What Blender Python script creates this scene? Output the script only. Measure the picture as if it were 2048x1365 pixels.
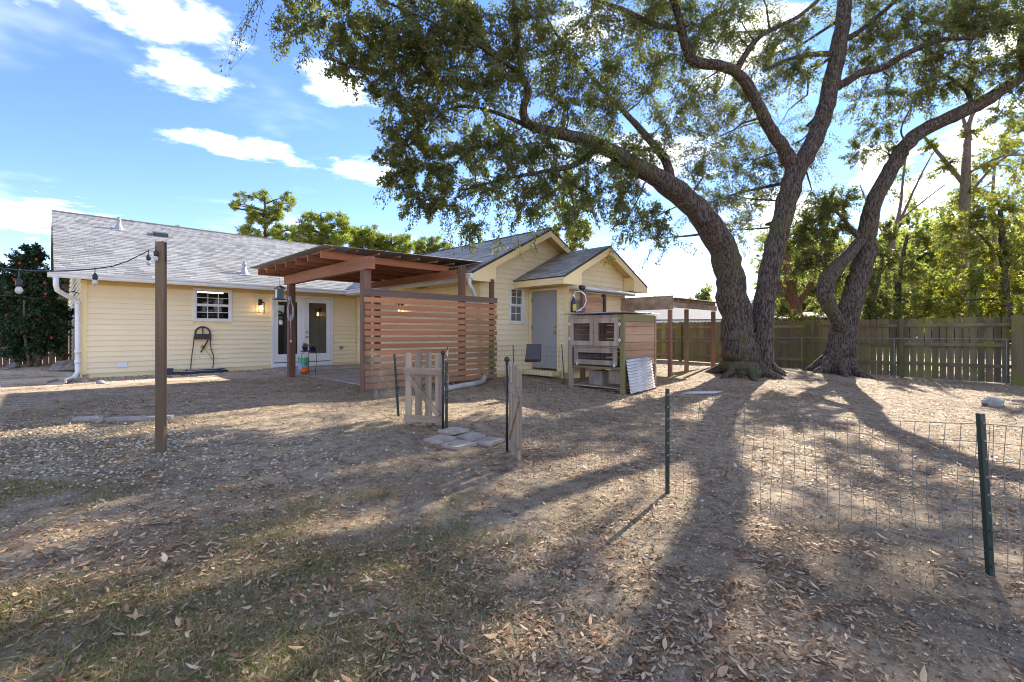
import bpy, math, random
import numpy as np
from mathutils import Vector
R = math.radians
for o in list(bpy.data.objects):
    bpy.data.objects.remove(o, do_unlink=True)
SC = bpy.context.scene
COL = SC.collection
random.seed(7)
RNG = np.random.default_rng(11)

# ------------------------------------------------------------------ camera, sky, sun, exposure
CAM_H = 1.35                 # camera height above the yard
FPX, CU, HV = 945.0, 1024.0, 666.0   # focal length and horizon measured on the 2048 px wide photograph
cam = bpy.data.cameras.new('camera')
cam.sensor_width = 36.0
cam.lens = FPX / 2048 * 36.0
cam.shift_y = -(682.5 - HV) / 2048
cam.clip_start = 0.05
cam.clip_end = 2000
cam_o = bpy.data.objects.new('camera', cam)
cam_o.location = (0, 0, CAM_H)
cam_o.rotation_euler = (R(90), 0, 0)
COL.objects.link(cam_o)
SC.camera = cam_o

SUN_AZ, SUN_EL = R(37), R(33)        # azimuth measured from +Y (straight ahead) towards +X (right)
SUN_DIR = Vector((math.sin(SUN_AZ) * math.cos(SUN_EL), math.cos(SUN_AZ) * math.cos(SUN_EL), math.sin(SUN_EL)))
sl = bpy.data.lights.new('sun', 'SUN')
sl.energy = 2.7
sl.angle = R(0.55)
sl.color = (1.0, 0.93, 0.82)
so = bpy.data.objects.new('sun', sl)
so.rotation_euler = (-SUN_DIR).to_track_quat('-Z', 'Y').to_euler()
so.location = (20, 30, 30)
COL.objects.link(so)

SC.view_settings.view_transform = 'Standard'
SC.view_settings.look = 'None'
SC.view_settings.exposure = 2.45
SC.view_settings.gamma = 1.0
SC.view_settings.use_curve_mapping = False
SC.render.engine = 'CYCLES'
SC.cycles.use_denoising = True
SC.cycles.pixel_filter_type = 'BLACKMAN_HARRIS'
SC.cycles.filter_width = 1.05
SC.cycles.max_bounces = 6
SC.cycles.diffuse_bounces = 3
SC.cycles.glossy_bounces = 3
SC.cycles.transmission_bounces = 4
SC.cycles.transparent_max_bounces = 6
SC.cycles.caustics_reflective = False
SC.cycles.caustics_refractive = False


class NT:
    """small helper around a node tree"""
    def __init__(s, nt):
        s.nt = nt
        s.n, s.l = nt.nodes, nt.links

    def add(s, t, **kw):
        n = s.n.new(t)
        for k, v in kw.items():
            setattr(n, k, v)
        return n

    def put(s, sock, v):
        if isinstance(v, bpy.types.NodeSocket):
            s.l.new(v, sock)
        elif isinstance(v, (tuple, list)) and sock.type == 'RGBA' and len(v) == 3:
            sock.default_value = (*v, 1)
        else:
            sock.default_value = v

    def math(s, op, a, b=0.0, c=None, clamp=False):
        n = s.add('ShaderNodeMath', operation=op, use_clamp=clamp)
        s.put(n.inputs[0], a)
        s.put(n.inputs[1], b)
        if c is not None:
            s.put(n.inputs[2], c)
        return n.outputs[0]

    def vmath(s, op, a, b=(0, 0, 0)):
        n = s.add('ShaderNodeVectorMath', operation=op)
        s.put(n.inputs[0], a)
        s.put(n.inputs[1], b)
        return n.outputs[0] if op not in ('LENGTH', 'DOT_PRODUCT', 'DISTANCE') else n.outputs['Value']

    def mix(s, fac, a, b, blend='MIX'):
        n = s.add('ShaderNodeMix', data_type='RGBA', blend_type=blend)
        s.put(n.inputs[0], fac)
        s.put(n.inputs[6], a)
        s.put(n.inputs[7], b)
        return n.outputs[2]

    def noise(s, vec, scale, detail=4.0, rough=0.55, dist=0.0):
        n = s.add('ShaderNodeTexNoise')
        if vec is not None:
            s.put(n.inputs['Vector'], vec)
        n.inputs['Scale'].default_value = scale
        n.inputs['Detail'].default_value = detail
        n.inputs['Roughness'].default_value = rough
        n.inputs['Distortion'].default_value = dist
        return n.outputs['Fac']

    def ramp(s, fac, stops):
        n = s.add('ShaderNodeValToRGB')
        s.put(n.inputs[0], fac)
        e = n.color_ramp.elements
        while len(e) < len(stops):
            e.new(0.5)
        for i, (p, c) in enumerate(stops):
            e[i].position = p
            e[i].color = (*c, 1) if len(c) == 3 else c
        return n.outputs[0]

    def maprange(s, v, a, b, c=0.0, d=1.0, smooth=True):
        n = s.add('ShaderNodeMapRange')
        n.interpolation_type = 'SMOOTHSTEP' if smooth else 'LINEAR'
        s.put(n.inputs[0], v)
        for i, q in enumerate((a, b, c, d)):
            s.put(n.inputs[i + 1], q)
        return n.outputs[0]


def px_dir(u, v):
    return Vector(((u - CU) / FPX, 1.0, (HV - v) / FPX))


world = bpy.data.worlds.new('World')
SC.world = world
world.use_nodes = True
W = NT(world.node_tree)
for n in list(W.n):
    W.n.remove(n)
sky = W.add('ShaderNodeTexSky', sky_type='NISHITA')
sky.sun_disc = False
sky.sun_elevation = SUN_EL
sky.sun_rotation = SUN_AZ
sky.air_density = 1.0
sky.dust_density = 0.0
sky.ozone_density = 3.0
sky.altitude = 0
tc = W.add('ShaderNodeTexCoord')
dirv = tc.outputs['Generated']
sep = W.add('ShaderNodeSeparateXYZ')
W.put(sep.inputs[0], dirv)
zc = W.math('MAXIMUM', sep.outputs[2], 0.045)
cx = W.math('DIVIDE', sep.outputs[0], zc)
cy = W.math('DIVIDE', sep.outputs[1], zc)
comb = W.add('ShaderNodeCombineXYZ')
W.put(comb.inputs[0], cx)
W.put(comb.inputs[1], cy)
cl_vec = comb.outputs[0]          # where a view ray meets a flat cloud deck one unit up
puff = W.noise(cl_vec, 2.1, 8.0, 0.58)
puff2 = W.noise(cl_vec, 6.5, 6.0, 0.6)
detail = W.math('ADD', W.math('MULTIPLY', puff, 0.65), W.math('MULTIPLY', puff2, 0.35))
# single cumulus puffs of the photograph, as patches on the cloud deck
field = None
for (u, v, ru, rv) in [(300, 20, 135, 62), (372, 150, 85, 52), (480, 297, 115, 24), (60, 432, 120, 36), (690, 178, 60, 40), (160, 440, 80, 22),
                       (1300, 310, 120, 60), (1500, 95, 120, 70), (1310, 548, 80, 18), (1860, 400, 110, 70), (1760, 330, 60, 50),
                       (740, 340, 62, 24), (1560, 425, 110, 60), (2040, 60, 80, 60), (1960, 250, 90, 60), (1180, 60, 90, 60),
                       (-250, 300, 150, 60), (2350, 380, 200, 80), (900, -160, 200, 70), (1700, -200, 220, 80), (-100, -100, 160, 70)]:
    d = px_dir(u, v)
    d.normalize()
    up = px_dir(u, v - rv)
    up.normalize()
    rt = px_dir(u + ru, v)
    rt.normalize()
    a1 = (rt - d)
    l1 = max(a1.length, 1e-4)
    a1.normalize()
    a2 = (up - d)
    l2 = max(a2.length, 1e-4)
    a2.normalize()
    rel = W.vmath('SUBTRACT', dirv, tuple(d))
    q1 = W.math('DIVIDE', W.vmath('DOT_PRODUCT', rel, tuple(a1)), l1)
    q2 = W.math('DIVIDE', W.vmath('DOT_PRODUCT', rel, tuple(a2)), l2)
    rr = W.math('SQRT', W.math('ADD', W.math('MULTIPLY', q1, q1), W.math('MULTIPLY', q2, q2)))
    m = W.math('SUBTRACT', 1.0, rr)
    field = m if field is None else W.math('MAXIMUM', field, m)
field = W.math('MAXIMUM', field, -1.2)
# beyond the frame the same scattered cumulus goes on, added unseen for white fill light
out1 = W.maprange(W.vmath('DOT_PRODUCT', dirv, (0, 1, 0)), 0.52, 0.38)
every = W.math('SUBTRACT', W.math('MULTIPLY', W.noise(dirv, 3.2, 3.0, 0.5), 9.0), 5.2)
field = W.math('MAXIMUM', field, W.math('SUBTRACT', W.math('MULTIPLY', every, out1), W.math('MULTIPLY', W.math('SUBTRACT', 1.0, out1), 1.2)))
dens = W.math('ADD', W.math('MULTIPLY', field, 0.42), W.math('MULTIPLY', W.math('SUBTRACT', detail, 0.5), 2.3))
cover = W.maprange(dens, -0.10, 0.62)
thin = W.maprange(W.noise(cl_vec, 0.55, 5.0, 0.6), 0.50, 0.80, 0.0, 0.30)
cover = W.math('MAXIMUM', cover, thin)
cover = W.math('MULTIPLY', cover, W.maprange(sep.outputs[2], 0.0, 0.05))
shade = W.maprange(dens, 0.1, 0.9, 0.0, 1.0)
SKY_K = 0.095
grade = W.add('ShaderNodeHueSaturation')
grade.inputs['Saturation'].default_value = 1.12
grade.inputs['Value'].default_value = 1.0
W.put(grade.inputs['Color'], sky.outputs[0])
cloud_col = W.mix(shade, (9.6, 9.6, 10.0), (16.0, 15.2, 14.2))
blue = W.mix(1.0, grade.outputs[0], (0.57, 0.515, 0.635), 'MULTIPLY')
skycol = W.mix(cover, blue, cloud_col)
bg = W.add('ShaderNodeBackground')
W.put(bg.inputs[0], skycol)
bg.inputs[1].default_value = SKY_K
wo = W.add('ShaderNodeOutputWorld')
W.l.new(bg.outputs[0], wo.inputs[0])

# ------------------------------------------------------------------ frames: pixels, house axes, ground height
AX = Vector((0.7112, 0.7030, 0.0))      # along the long house wall, away to the right
PX = Vector((-0.7030, 0.7112, 0.0))     # square to it, away to the left
OX, OY = -10.18, 11.2                   # ground corner of the long wall
UP = Vector((0, 0, 1))


def H(s, t, z=0.0):
    return Vector((OX + AX.x * s + PX.x * t, OY + AX.y * s + PX.y * t, z))


def P(u, v, d):
    return Vector(((u - CU) / FPX * d, d, CAM_H - (v - HV) / FPX * d))


def sstep(x):
    x = np.clip(x, 0, 1)
    return x * x * (3 - 2 * x)


def ground_z(x, y):
    x = np.asarray(x, float)
    y = np.asarray(y, float)
    t = (x - OX) * PX.x + (y - OY) * PX.y
    g = 0.25 * sstep((t + 14) / 9.0)
    g = g + 0.24 * np.exp(-(((x - 7.4) / 2.9) ** 2 + ((y - 13.4) / 2.2) ** 2))
    g = g + 0.16 * np.exp(-(((x + 13.3) / 1.6) ** 2 + ((y - 13.6) / 1.5) ** 2))
    near = np.exp(-((x * x + y * y) / 200.0))
    g = g + near * (0.012 * np.sin(1.7 * x + 0.6 * y) * np.sin(1.3 * y - 0.4 * x) + 0.006 * np.sin(4.1 * x + 1.0) * np.sin(3.7 * y + 2.0))
    return g


def gz(x, y):
    return float(ground_z(x, y))


def G(u, v):
    """ground point seen at a pixel"""
    z = 0.0
    for _ in range(12):
        d = (CAM_H - z) * FPX / (v - HV)
        x = (u - CU) / FPX * d
        z = gz(x, d)
    return Vector((x, d, z))


# ------------------------------------------------------------------ mesh helpers
ORIG = {}


def fast_mesh(name, V, F):
    V = np.asarray(V, np.float32)
    F = np.asarray(F, np.int32)
    me = bpy.data.meshes.new(name)
    me.vertices.add(len(V))
    me.vertices.foreach_set('co', V.ravel())
    k = F.shape[1]
    me.loops.add(F.size)
    me.loops.foreach_set('vertex_index', F.ravel())
    me.polygons.add(len(F))
    me.polygons.foreach_set('loop_start', np.arange(0, F.size, k, dtype=np.int32))
    me.update(calc_edges=True)
    return me


def link(name, me, mat, parent=None, smooth=False, kind=None):
    if mat is not None:
        me.materials.append(mat)
    o = bpy.data.objects.new(name, me)
    COL.objects.link(o)
    if parent is not None:
        o.parent = parent
    if smooth:
        me.polygons.foreach_set('use_smooth', [True] * len(me.polygons))
    if kind:
        o['kind'] = kind
    return o


def root_of(o):
    while o.parent is not None:
        o = o.parent
    return o


def tag(o, label, cat, group=None, kind=None):
    o['label'] = label
    o['category'] = cat
    if group:
        o['group'] = group
    if kind:
        o['kind'] = kind
    return o


def thing(name, label, cat, loc, group=None):
    o = bpy.data.objects.new(name, None)
    o.empty_display_size = 0.1
    o.location = loc
    COL.objects.link(o)
    ORIG[o.name] = Vector(loc)
    return tag(o, label, cat, group)


class MB:
    """collects geometry in world coordinates"""
    def __init__(s):
        s.v, s.f = [], []

    def add(s, verts, faces):
        b = len(s.v)
        s.v.extend([tuple(q) for q in verts])
        s.f.extend([tuple(i + b for i in fc) for fc in faces])
        return s

    def box(s, c, ux, uy, uz):
        c, ux, uy, uz = Vector(c), Vector(ux), Vector(uy), Vector(uz)
        vs = [c + ux * i + uy * j + uz * k for k in (-1, 1) for j in (-1, 1) for i in (-1, 1)]
        return s.add(vs, [(0, 2, 3, 1), (4, 5, 7, 6), (0, 1, 5, 4), (2, 6, 7, 3), (0, 4, 6, 2), (1, 3, 7, 5)])

    def hbox(s, s0, s1, t0, t1, z0, z1):
        return s.box(H((s0 + s1) / 2, (t0 + t1) / 2, (z0 + z1) / 2), AX * (abs(s1 - s0) / 2), PX * (abs(t1 - t0) / 2), UP * (abs(z1 - z0) / 2))

    def bar(s, p0, p1, w, h, up=UP):
        p0, p1 = Vector(p0), Vector(p1)
        d = (p1 - p0)
        L = d.length
        d.normalize()
        side = d.cross(Vector(up))
        if side.length < 1e-4:
            side = Vector((1, 0, 0))
        side.normalize()
        u2 = side.cross(d)
        return s.box((p0 + p1) / 2, d * (L / 2), side * (w / 2), u2 * (h / 2))

    def tube(s, pts, radii, n=8, cap=True):
        pts = [Vector(p) for p in pts]
        if not hasattr(radii, '__len__'):
            radii = [radii] * len(pts)
        b = len(s.v)
        ref = None
        for i, p in enumerate(pts):
            a = pts[max(i - 1, 0)]
            c = pts[min(i + 1, len(pts) - 1)]
            d = (c - a).normalized()
            if ref is None:
                ref = d.orthogonal().normalized()
            else:
                ref = (ref - d * ref.dot(d))
                ref = ref.normalized() if ref.length > 1e-5 else d.orthogonal().normalized()
            q = d.cross(ref)
            for k in range(n):
                an = 2 * math.pi * k / n
                s.v.append(tuple(p + (ref * math.cos(an) + q * math.sin(an)) * radii[i]))
        for i in range(len(pts) - 1):
            for k in range(n):
                s.f.append((b + i * n + k, b + i * n + (k + 1) % n, b + (i + 1) * n + (k + 1) % n, b + (i + 1) * n + k))
        if cap:
            s.f.append(tuple(b + k for k in reversed(range(n))))
            s.f.append(tuple(b + (len(pts) - 1) * n + k for k in range(n)))
        return s

    def lathe(s, o, prof, n=16, axis=UP):
        o = Vector(o)
        ax = Vector(axis).normalized()
        e1 = ax.orthogonal().normalized()
        e2 = ax.cross(e1)
        b = len(s.v)
        for (r, z) in prof:
            for k in range(n):
                an = 2 * math.pi * k / n
                s.v.append(tuple(o + ax * z + (e1 * math.cos(an) + e2 * math.sin(an)) * max(r, 1e-4)))
        for i in range(len(prof) - 1):
            for k in range(n):
                s.f.append((b + i * n + k, b + i * n + (k + 1) % n, b + (i + 1) * n + (k + 1) % n, b + (i + 1) * n + k))
        s.f.append(tuple(b + k for k in reversed(range(n))))
        s.f.append(tuple(b + (len(prof) - 1) * n + k for k in range(n)))
        return s

    def prism(s, poly, ext):
        poly = [Vector(p) for p in poly]
        ext = Vector(ext)
        n = len(poly)
        vs = poly + [p + ext for p in poly]
        fs = [tuple(reversed(range(n))), tuple(range(n, 2 * n))]
        for k in range(n):
            fs.append((k, (k + 1) % n, n + (k + 1) % n, n + k))
        return s.add(vs, fs)

    def build(s, name, mat, parent=None, smooth=False, kind=None, origin=None):
        if parent is not None:
            org = ORIG.get(root_of(parent).name, Vector((0, 0, 0)))
        else:
            org = Vector(origin) if origin is not None else Vector((0, 0, 0))
        me = bpy.data.meshes.new(name)
        me.from_pydata([(x - org.x, y - org.y, z - org.z) for (x, y, z) in s.v], [], s.f)
        o = link(name, me, mat, parent, smooth, kind)
        if parent is None:
            o.location = org
            ORIG[o.name] = org
        return o


# ------------------------------------------------------------------ materials
def new_mat(name):
    m = bpy.data.materials.new(name)
    m.use_nodes = True
    N = NT(m.node_tree)
    b = N.n['Principled BSDF']
    return m, N, b


def pos(N):
    return N.add('ShaderNodeNewGeometry').outputs['Position']


def plain(name, c1, c2=None, rough=0.7, scale=6.0, bump=0.0, bscale=40.0, orand=0.0, metal=0.0, spec=0.5, lo=0.35, hi=0.65, tint=None, tscale=1.5, tlo=0.5, thi=0.62, stretch=None):
    """two-tone surface with soft noise, fine relief and some difference from piece to piece"""
    m, N, b = new_mat(name)
    p = pos(N)
    if stretch is not None:
        mp = N.add('ShaderNodeMapping')
        N.put(mp.inputs[0], p)
        mp.vector_type = 'TEXTURE'
        mp.inputs['Rotation'].default_value = stretch[0]
        mp.inputs['Scale'].default_value = stretch[1]
        ps = mp.outputs[0]
    else:
        ps = p
    if c2 is None:
        c2 = tuple(x * 0.8 for x in c1)
    f = N.maprange(N.noise(ps, scale, 6.0, 0.6), lo, hi)
    col = N.mix(f, c1, c2)
    if tint is not None:
        tf = N.maprange(N.noise(p, tscale, 5.0, 0.65), tlo, thi)
        col = N.mix(tf, col, tint)
    if orand > 0:
        oi = N.add('ShaderNodeObjectInfo')
        hs = N.add('ShaderNodeHueSaturation')
        N.put(hs.inputs['Color'], col)
        N.put(hs.inputs['Value'], N.maprange(oi.outputs['Random'], 0, 1, 1 - orand, 1 + orand, smooth=False))
        col = hs.outputs[0]
    N.put(b.inputs['Base Color'], col)
    b.inputs['Roughness'].default_value = rough
    b.inputs['Metallic'].default_value = metal
    b.inputs['Specular IOR Level'].default_value = spec
    if bump > 0:
        bp = N.add('ShaderNodeBump')
        bp.inputs['Strength'].default_value = min(1.0, bump)
        bp.inputs['Distance'].default_value = 0.01
        N.put(bp.inputs['Height'], N.noise(ps, bscale, 5.0, 0.6))
        N.put(b.inputs['Normal'], bp.outputs[0])
    return m


HOUSE_ROT = math.atan2(AX.y, AX.x)
GRAIN_A = ((0, 0, HOUSE_ROT), (9.0, 0.55, 0.55))
GRAIN_P = ((0, 0, HOUSE_ROT), (0.55, 9.0, 0.55))
GRAIN_Z = ((0, 0, HOUSE_ROT), (0.5, 0.5, 9.0))
GRAIN_X = ((0, 0, 0), (9.0, 0.5, 0.5))
M = {}
M['siding'] = plain('cream_vinyl_siding', (0.91, 0.77, 0.50), (0.88, 0.74, 0.47), 0.42, 1.2, 0.05, 90, orand=0.015, tint=(0.82, 0.68, 0.42), tscale=0.7, tlo=0.56, thi=0.8)
M['trim'] = plain('cream_trim', (0.92, 0.74, 0.39), (0.89, 0.71, 0.37), 0.45, 2.0, 0.04, 60)
M['soffit'] = plain('tan_soffit', (0.70, 0.52, 0.22), (0.66, 0.48, 0.20), 0.55, 2.0)
M['white'] = plain('white_painted_metal', (0.82, 0.82, 0.80), (0.74, 0.74, 0.71), 0.4, 3.0, 0.03, 40, tint=(0.55, 0.53, 0.48), tscale=2.5, tlo=0.60, thi=0.85)
M['whitewood'] = plain('white_painted_door', (0.80, 0.79, 0.76), (0.76, 0.75, 0.72), 0.4, 2.0)
M['concrete'] = plain('weathered_concrete', (0.40, 0.345, 0.275), (0.29, 0.25, 0.20), 0.9, 5.0, 0.5, 60, orand=0.08, tint=(0.16, 0.15, 0.12), tscale=2.0, tlo=0.55, thi=0.75)
M['paver'] = plain('grey_concrete_paver', (0.44, 0.36, 0.275), (0.30, 0.24, 0.185), 0.92, 7.0, 0.6, 90, orand=0.14, tint=(0.17, 0.15, 0.12), tscale=3.0, tlo=0.55, thi=0.72)
M['foundation'] = plain('foundation_block', (0.20, 0.19, 0.16), (0.12, 0.115, 0.10), 0.95, 4.0, 0.5, 30)
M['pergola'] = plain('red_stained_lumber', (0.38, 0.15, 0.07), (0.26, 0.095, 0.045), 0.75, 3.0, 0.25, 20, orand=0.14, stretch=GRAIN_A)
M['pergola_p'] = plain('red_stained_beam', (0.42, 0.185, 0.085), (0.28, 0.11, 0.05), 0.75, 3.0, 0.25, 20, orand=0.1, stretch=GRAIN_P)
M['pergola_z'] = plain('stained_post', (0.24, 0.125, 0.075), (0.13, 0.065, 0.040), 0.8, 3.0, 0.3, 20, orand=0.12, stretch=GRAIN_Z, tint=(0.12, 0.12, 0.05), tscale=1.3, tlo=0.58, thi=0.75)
M['slat'] = plain('cedar_slat', (0.47, 0.205, 0.09), (0.34, 0.14, 0.062), 0.75, 3.0, 0.25, 20, orand=0.13, stretch=GRAIN_A)
M['slat_mossy'] = plain('algae_stained_slat', (0.42, 0.20, 0.085), (0.31, 0.145, 0.06), 0.8, 3.0, 0.25, 20, orand=0.13, stretch=GRAIN_A, tint=(0.17, 0.145, 0.04), tscale=1.1, tlo=0.50, thi=0.66)
M['greywood'] = plain('weathered_pine', (0.40, 0.30, 0.205), (0.24, 0.17, 0.11), 0.85, 3.0, 0.35, 22, orand=0.15, stretch=GRAIN_Z)
M['greywood_x'] = plain('weathered_pine_rail', (0.42, 0.31, 0.22), (0.27, 0.185, 0.125), 0.85, 3.0, 0.35, 22, orand=0.12, stretch=GRAIN_X)
M['treated'] = plain('treated_pine_post', (0.25, 0.165, 0.085), (0.13, 0.08, 0.042), 0.8, 3.0, 0.35, 20, stretch=GRAIN_Z, tint=(0.11, 0.10, 0.045), tscale=1.4, tlo=0.55, thi=0.75)
M['hutch'] = plain('hutch_weathered_frame', (0.44, 0.325, 0.235), (0.27, 0.19, 0.135), 0.88, 3.0, 0.4, 22, orand=0.14, stretch=GRAIN_Z, tint=(0.17, 0.165, 0.07), tscale=2.4, tlo=0.58, thi=0.74)
M['hutch_plank'] = plain('hutch_side_plank', (0.48, 0.29, 0.165), (0.33, 0.185, 0.10), 0.85, 3.0, 0.4, 22, orand=0.16, stretch=GRAIN_A, tint=(0.18, 0.165, 0.05), tscale=1.6, tlo=0.58, thi=0.75)
M['mossy_frame'] = plain('algae_green_frame', (0.19, 0.19, 0.05), (0.24, 0.17, 0.09), 0.9, 6.0, 0.4, 30)
M['fence'] = plain('mossy_fence_board', (0.185, 0.14, 0.070), (0.105, 0.078, 0.042), 0.92, 3.0, 0.4, 22, orand=0.28, stretch=GRAIN_Z, tint=(0.15, 0.145, 0.032), tscale=1.6, tlo=0.45, thi=0.65)
M['fence_rail'] = plain('mossy_fence_rail', (0.19, 0.145, 0.075), (0.12, 0.09, 0.05), 0.92, 3.0, 0.4, 22, orand=0.2, tint=(0.15, 0.145, 0.032), tscale=1.6, tlo=0.5, thi=0.65)
M['brownfence'] = plain('brown_fence_board', (0.20, 0.115, 0.07), (0.12, 0.07, 0.045), 0.9, 3.0, 0.4, 22, orand=0.2, stretch=GRAIN_Z)
M['green_steel'] = plain('dark_green_post_paint', (0.012, 0.035, 0.026), (0.02, 0.03, 0.022), 0.5, 20.0, 0.1, 60)
M['black_metal'] = plain('black_metal', (0.015, 0.015, 0.016), (0.03, 0.028, 0.026), 0.45, 20.0)
M['galv'] = plain('galvanised_wire', (0.26, 0.24, 0.21), (0.17, 0.155, 0.13), 0.8, 20.0, spec=0.2)
M['tin'] = plain('corrugated_tin', (0.62, 0.62, 0.61), (0.46, 0.45, 0.43), 0.42, 2.0, metal=0.45, tint=(0.35, 0.30, 0.24), tscale=3.0, tlo=0.58, thi=0.8)
M['tin_dark'] = plain('weathered_roof_sheet', (0.27, 0.25, 0.22), (0.18, 0.16, 0.14), 0.55, 2.0, metal=0.3)
M['plastic_black'] = plain('black_plastic', (0.018, 0.018, 0.02), (0.03, 0.028, 0.026), 0.4, 12.0)
M['plastic_brown'] = plain('dark_brown_plastic', (0.055, 0.038, 0.034), (0.04, 0.03, 0.028), 0.5, 8.0)
M['pvc'] = plain('white_plastic_pipe', (0.72, 0.71, 0.68), (0.62, 0.60, 0.56), 0.45, 4.0, tint=(0.45, 0.42, 0.36), tscale=5.0, tlo=0.58, thi=0.8)
M['door_grey'] = plain('grey_painted_door', (0.36, 0.355, 0.34), (0.33, 0.325, 0.31), 0.5, 1.5)
M['brass'] = plain('brass', (0.62, 0.43, 0.16), (0.5, 0.34, 0.12), 0.25, 10.0, metal=1.0)
M['nickel'] = plain('nickel', (0.55, 0.53, 0.5), (0.45, 0.43, 0.4), 0.3, 10.0, metal=1.0)
M['lead'] = plain('grey_flashing', (0.42, 0.42, 0.42), (0.32, 0.32, 0.32), 0.5, 5.0, metal=0.3)
M['rock'] = plain('pale_rock', (0.42, 0.40, 0.36), (0.27, 0.25, 0.22), 0.9, 6.0, 0.7, 30)
M['pumpkin'] = plain('orange_plastic_pumpkin', (0.85, 0.17, 0.012), (0.75, 0.13, 0.01), 0.35, 4.0)
M['grass_dead'] = plain('dry_twig', (0.34, 0.26, 0.17), (0.20, 0.145, 0.09), 0.85, 20.0)


def glass_mat(kf=0.5, k0=0.0):
    m, N, b = new_mat('window_glass')
    g = N.add('ShaderNodeBsdfGlossy')
    g.inputs['Roughness'].default_value = 0.03
    t = N.add('ShaderNodeBsdfTransparent')
    t.inputs[0].default_value = (0.72, 0.75, 0.75, 1)
    fr = N.add('ShaderNodeFresnel')
    fr.inputs[0].default_value = 1.5
    mx = N.add('ShaderNodeMixShader')
    N.put(mx.inputs[0], N.math('ADD', N.math('MULTIPLY', fr.outputs[0], kf), k0, clamp=True))
    N.l.new(t.outputs[0], mx.inputs[1])
    N.l.new(g.outputs[0], mx.inputs[2])
    N.l.new(mx.outputs[0], N.n['Material Output'].inputs[0])
    return m


M['glass'] = glass_mat()
M['glass_door'] = glass_mat(1.1, .05)
M['interior'] = plain('dim_room_wall', (0.72, 0.66, 0.56), (0.62, 0.57, 0.48), 0.9, 1.0)
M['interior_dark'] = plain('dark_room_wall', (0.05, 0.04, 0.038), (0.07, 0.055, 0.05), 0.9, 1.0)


def emit(name, col, k):
    m, N, b = new_mat(name)
    b.inputs['Base Color'].default_value = (*col, 1)
    b.inputs['Emission Color'].default_value = (*col, 1)
    b.inputs['Emission Strength'].default_value = k
    return m


M['bulb_lit'] = emit('lit_filament', (1.0, 0.62, 0.22), 6.0)
M['bulb_off'] = plain('unlit_bulb_glass', (0.62, 0.60, 0.52), (0.5, 0.48, 0.40), 0.08, 10.0)


def leaf_mat(name, ramp, trans=0.35, rough=0.45):
    """leaf: each leaf takes its own tone; some light passes through"""
    m, N, b = new_mat(name)
    geo = N.add('ShaderNodeNewGeometry')
    col = N.ramp(geo.outputs['Random Per Island'], ramp)
    N.put(b.inputs['Base Color'], col)
    b.inputs['Roughness'].default_value = rough
    b.inputs['Specular IOR Level'].default_value = 0.28 if trans > .1 else (0.2 if trans > 0 else 0.06)
    if trans > 0:
        t = N.add('ShaderNodeBsdfTranslucent')
        br = N.mix(1.0, col, (1.5, 1.7, 0.7), 'MULTIPLY')
        N.put(t.inputs[0], br)
        mx = N.add('ShaderNodeMixShader')
        mx.inputs[0].default_value = trans
        N.l.new(b.outputs[0], mx.inputs[1])
        N.l.new(t.outputs[0], mx.inputs[2])
        N.l.new(mx.outputs[0], N.n['Material Output'].inputs[0])
    return m


M['oak_leaf'] = leaf_mat('oak_leaves', [(0.0, (0.080, 0.093, 0.034)), (0.45, (0.128, 0.140, 0.048)), (0.85, (0.185, 0.188, 0.066)), (0.95, (0.20, 0.175, 0.06)), (1.0, (0.22, 0.14, 0.06))], 0.45)
M['yard_leaf'] = leaf_mat('yellowing_leaves', [(0.0, (0.11, 0.135, 0.03)), (0.5, (0.18, 0.20, 0.042)), (0.8, (0.27, 0.235, 0.05)), (0.94, (0.42, 0.29, 0.05)), (1.0, (0.32, 0.15, 0.06))], 0.52)
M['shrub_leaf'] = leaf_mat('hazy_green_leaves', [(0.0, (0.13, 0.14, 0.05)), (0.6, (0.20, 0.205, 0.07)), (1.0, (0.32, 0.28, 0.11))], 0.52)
M['pine_leaf'] = leaf_mat('pine_needles', [(0.0, (0.12, 0.15, 0.03)), (0.5, (0.20, 0.225, 0.048)), (1.0, (0.30, 0.30, 0.08))], 0.45, 0.6)
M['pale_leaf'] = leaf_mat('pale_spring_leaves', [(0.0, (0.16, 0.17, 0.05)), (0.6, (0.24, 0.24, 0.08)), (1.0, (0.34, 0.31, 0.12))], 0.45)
M['camellia_leaf'] = leaf_mat('camellia_leaves', [(0.0, (0.016, 0.036, 0.014)), (0.6, (0.028, 0.058, 0.020)), (1.0, (0.05, 0.085, 0.03))], 0.15, 0.3)
M['petal'] = leaf_mat('red_petals', [(0.0, (0.38, 0.03, 0.03)), (1.0, (0.55, 0.06, 0.05))], 0.2)
M['litter'] = leaf_mat('dead_leaves', [(0.0, (0.13, 0.065, 0.03)), (0.3, (0.28, 0.148, 0.07)), (0.6, (0.43, 0.255, 0.13)), (0.88, (0.56, 0.38, 0.215)), (1.0, (0.68, 0.53, 0.34))], 0.08, 0.6)
M['chips'] = leaf_mat('mulch_bits', [(0.0, (0.12, 0.08, 0.042)), (0.45, (0.27, 0.192, 0.108)), (0.85, (0.41, 0.315, 0.19)), (1.0, (0.58, 0.48, 0.32))], 0.0, 0.8)
M['grass'] = leaf_mat('thin_grass', [(0.0, (0.10, 0.125, 0.022)), (0.4, (0.16, 0.175, 0.034)), (0.6, (0.27, 0.21, 0.085)), (1.0, (0.44, 0.32, 0.17))], 0.25, 0.7)
M['gravel'] = leaf_mat('grey_gravel', [(0.0, (0.20, 0.165, 0.115)), (0.5, (0.38, 0.325, 0.235)), (1.0, (0.62, 0.55, 0.41))], 0.0, 0.85)


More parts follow.
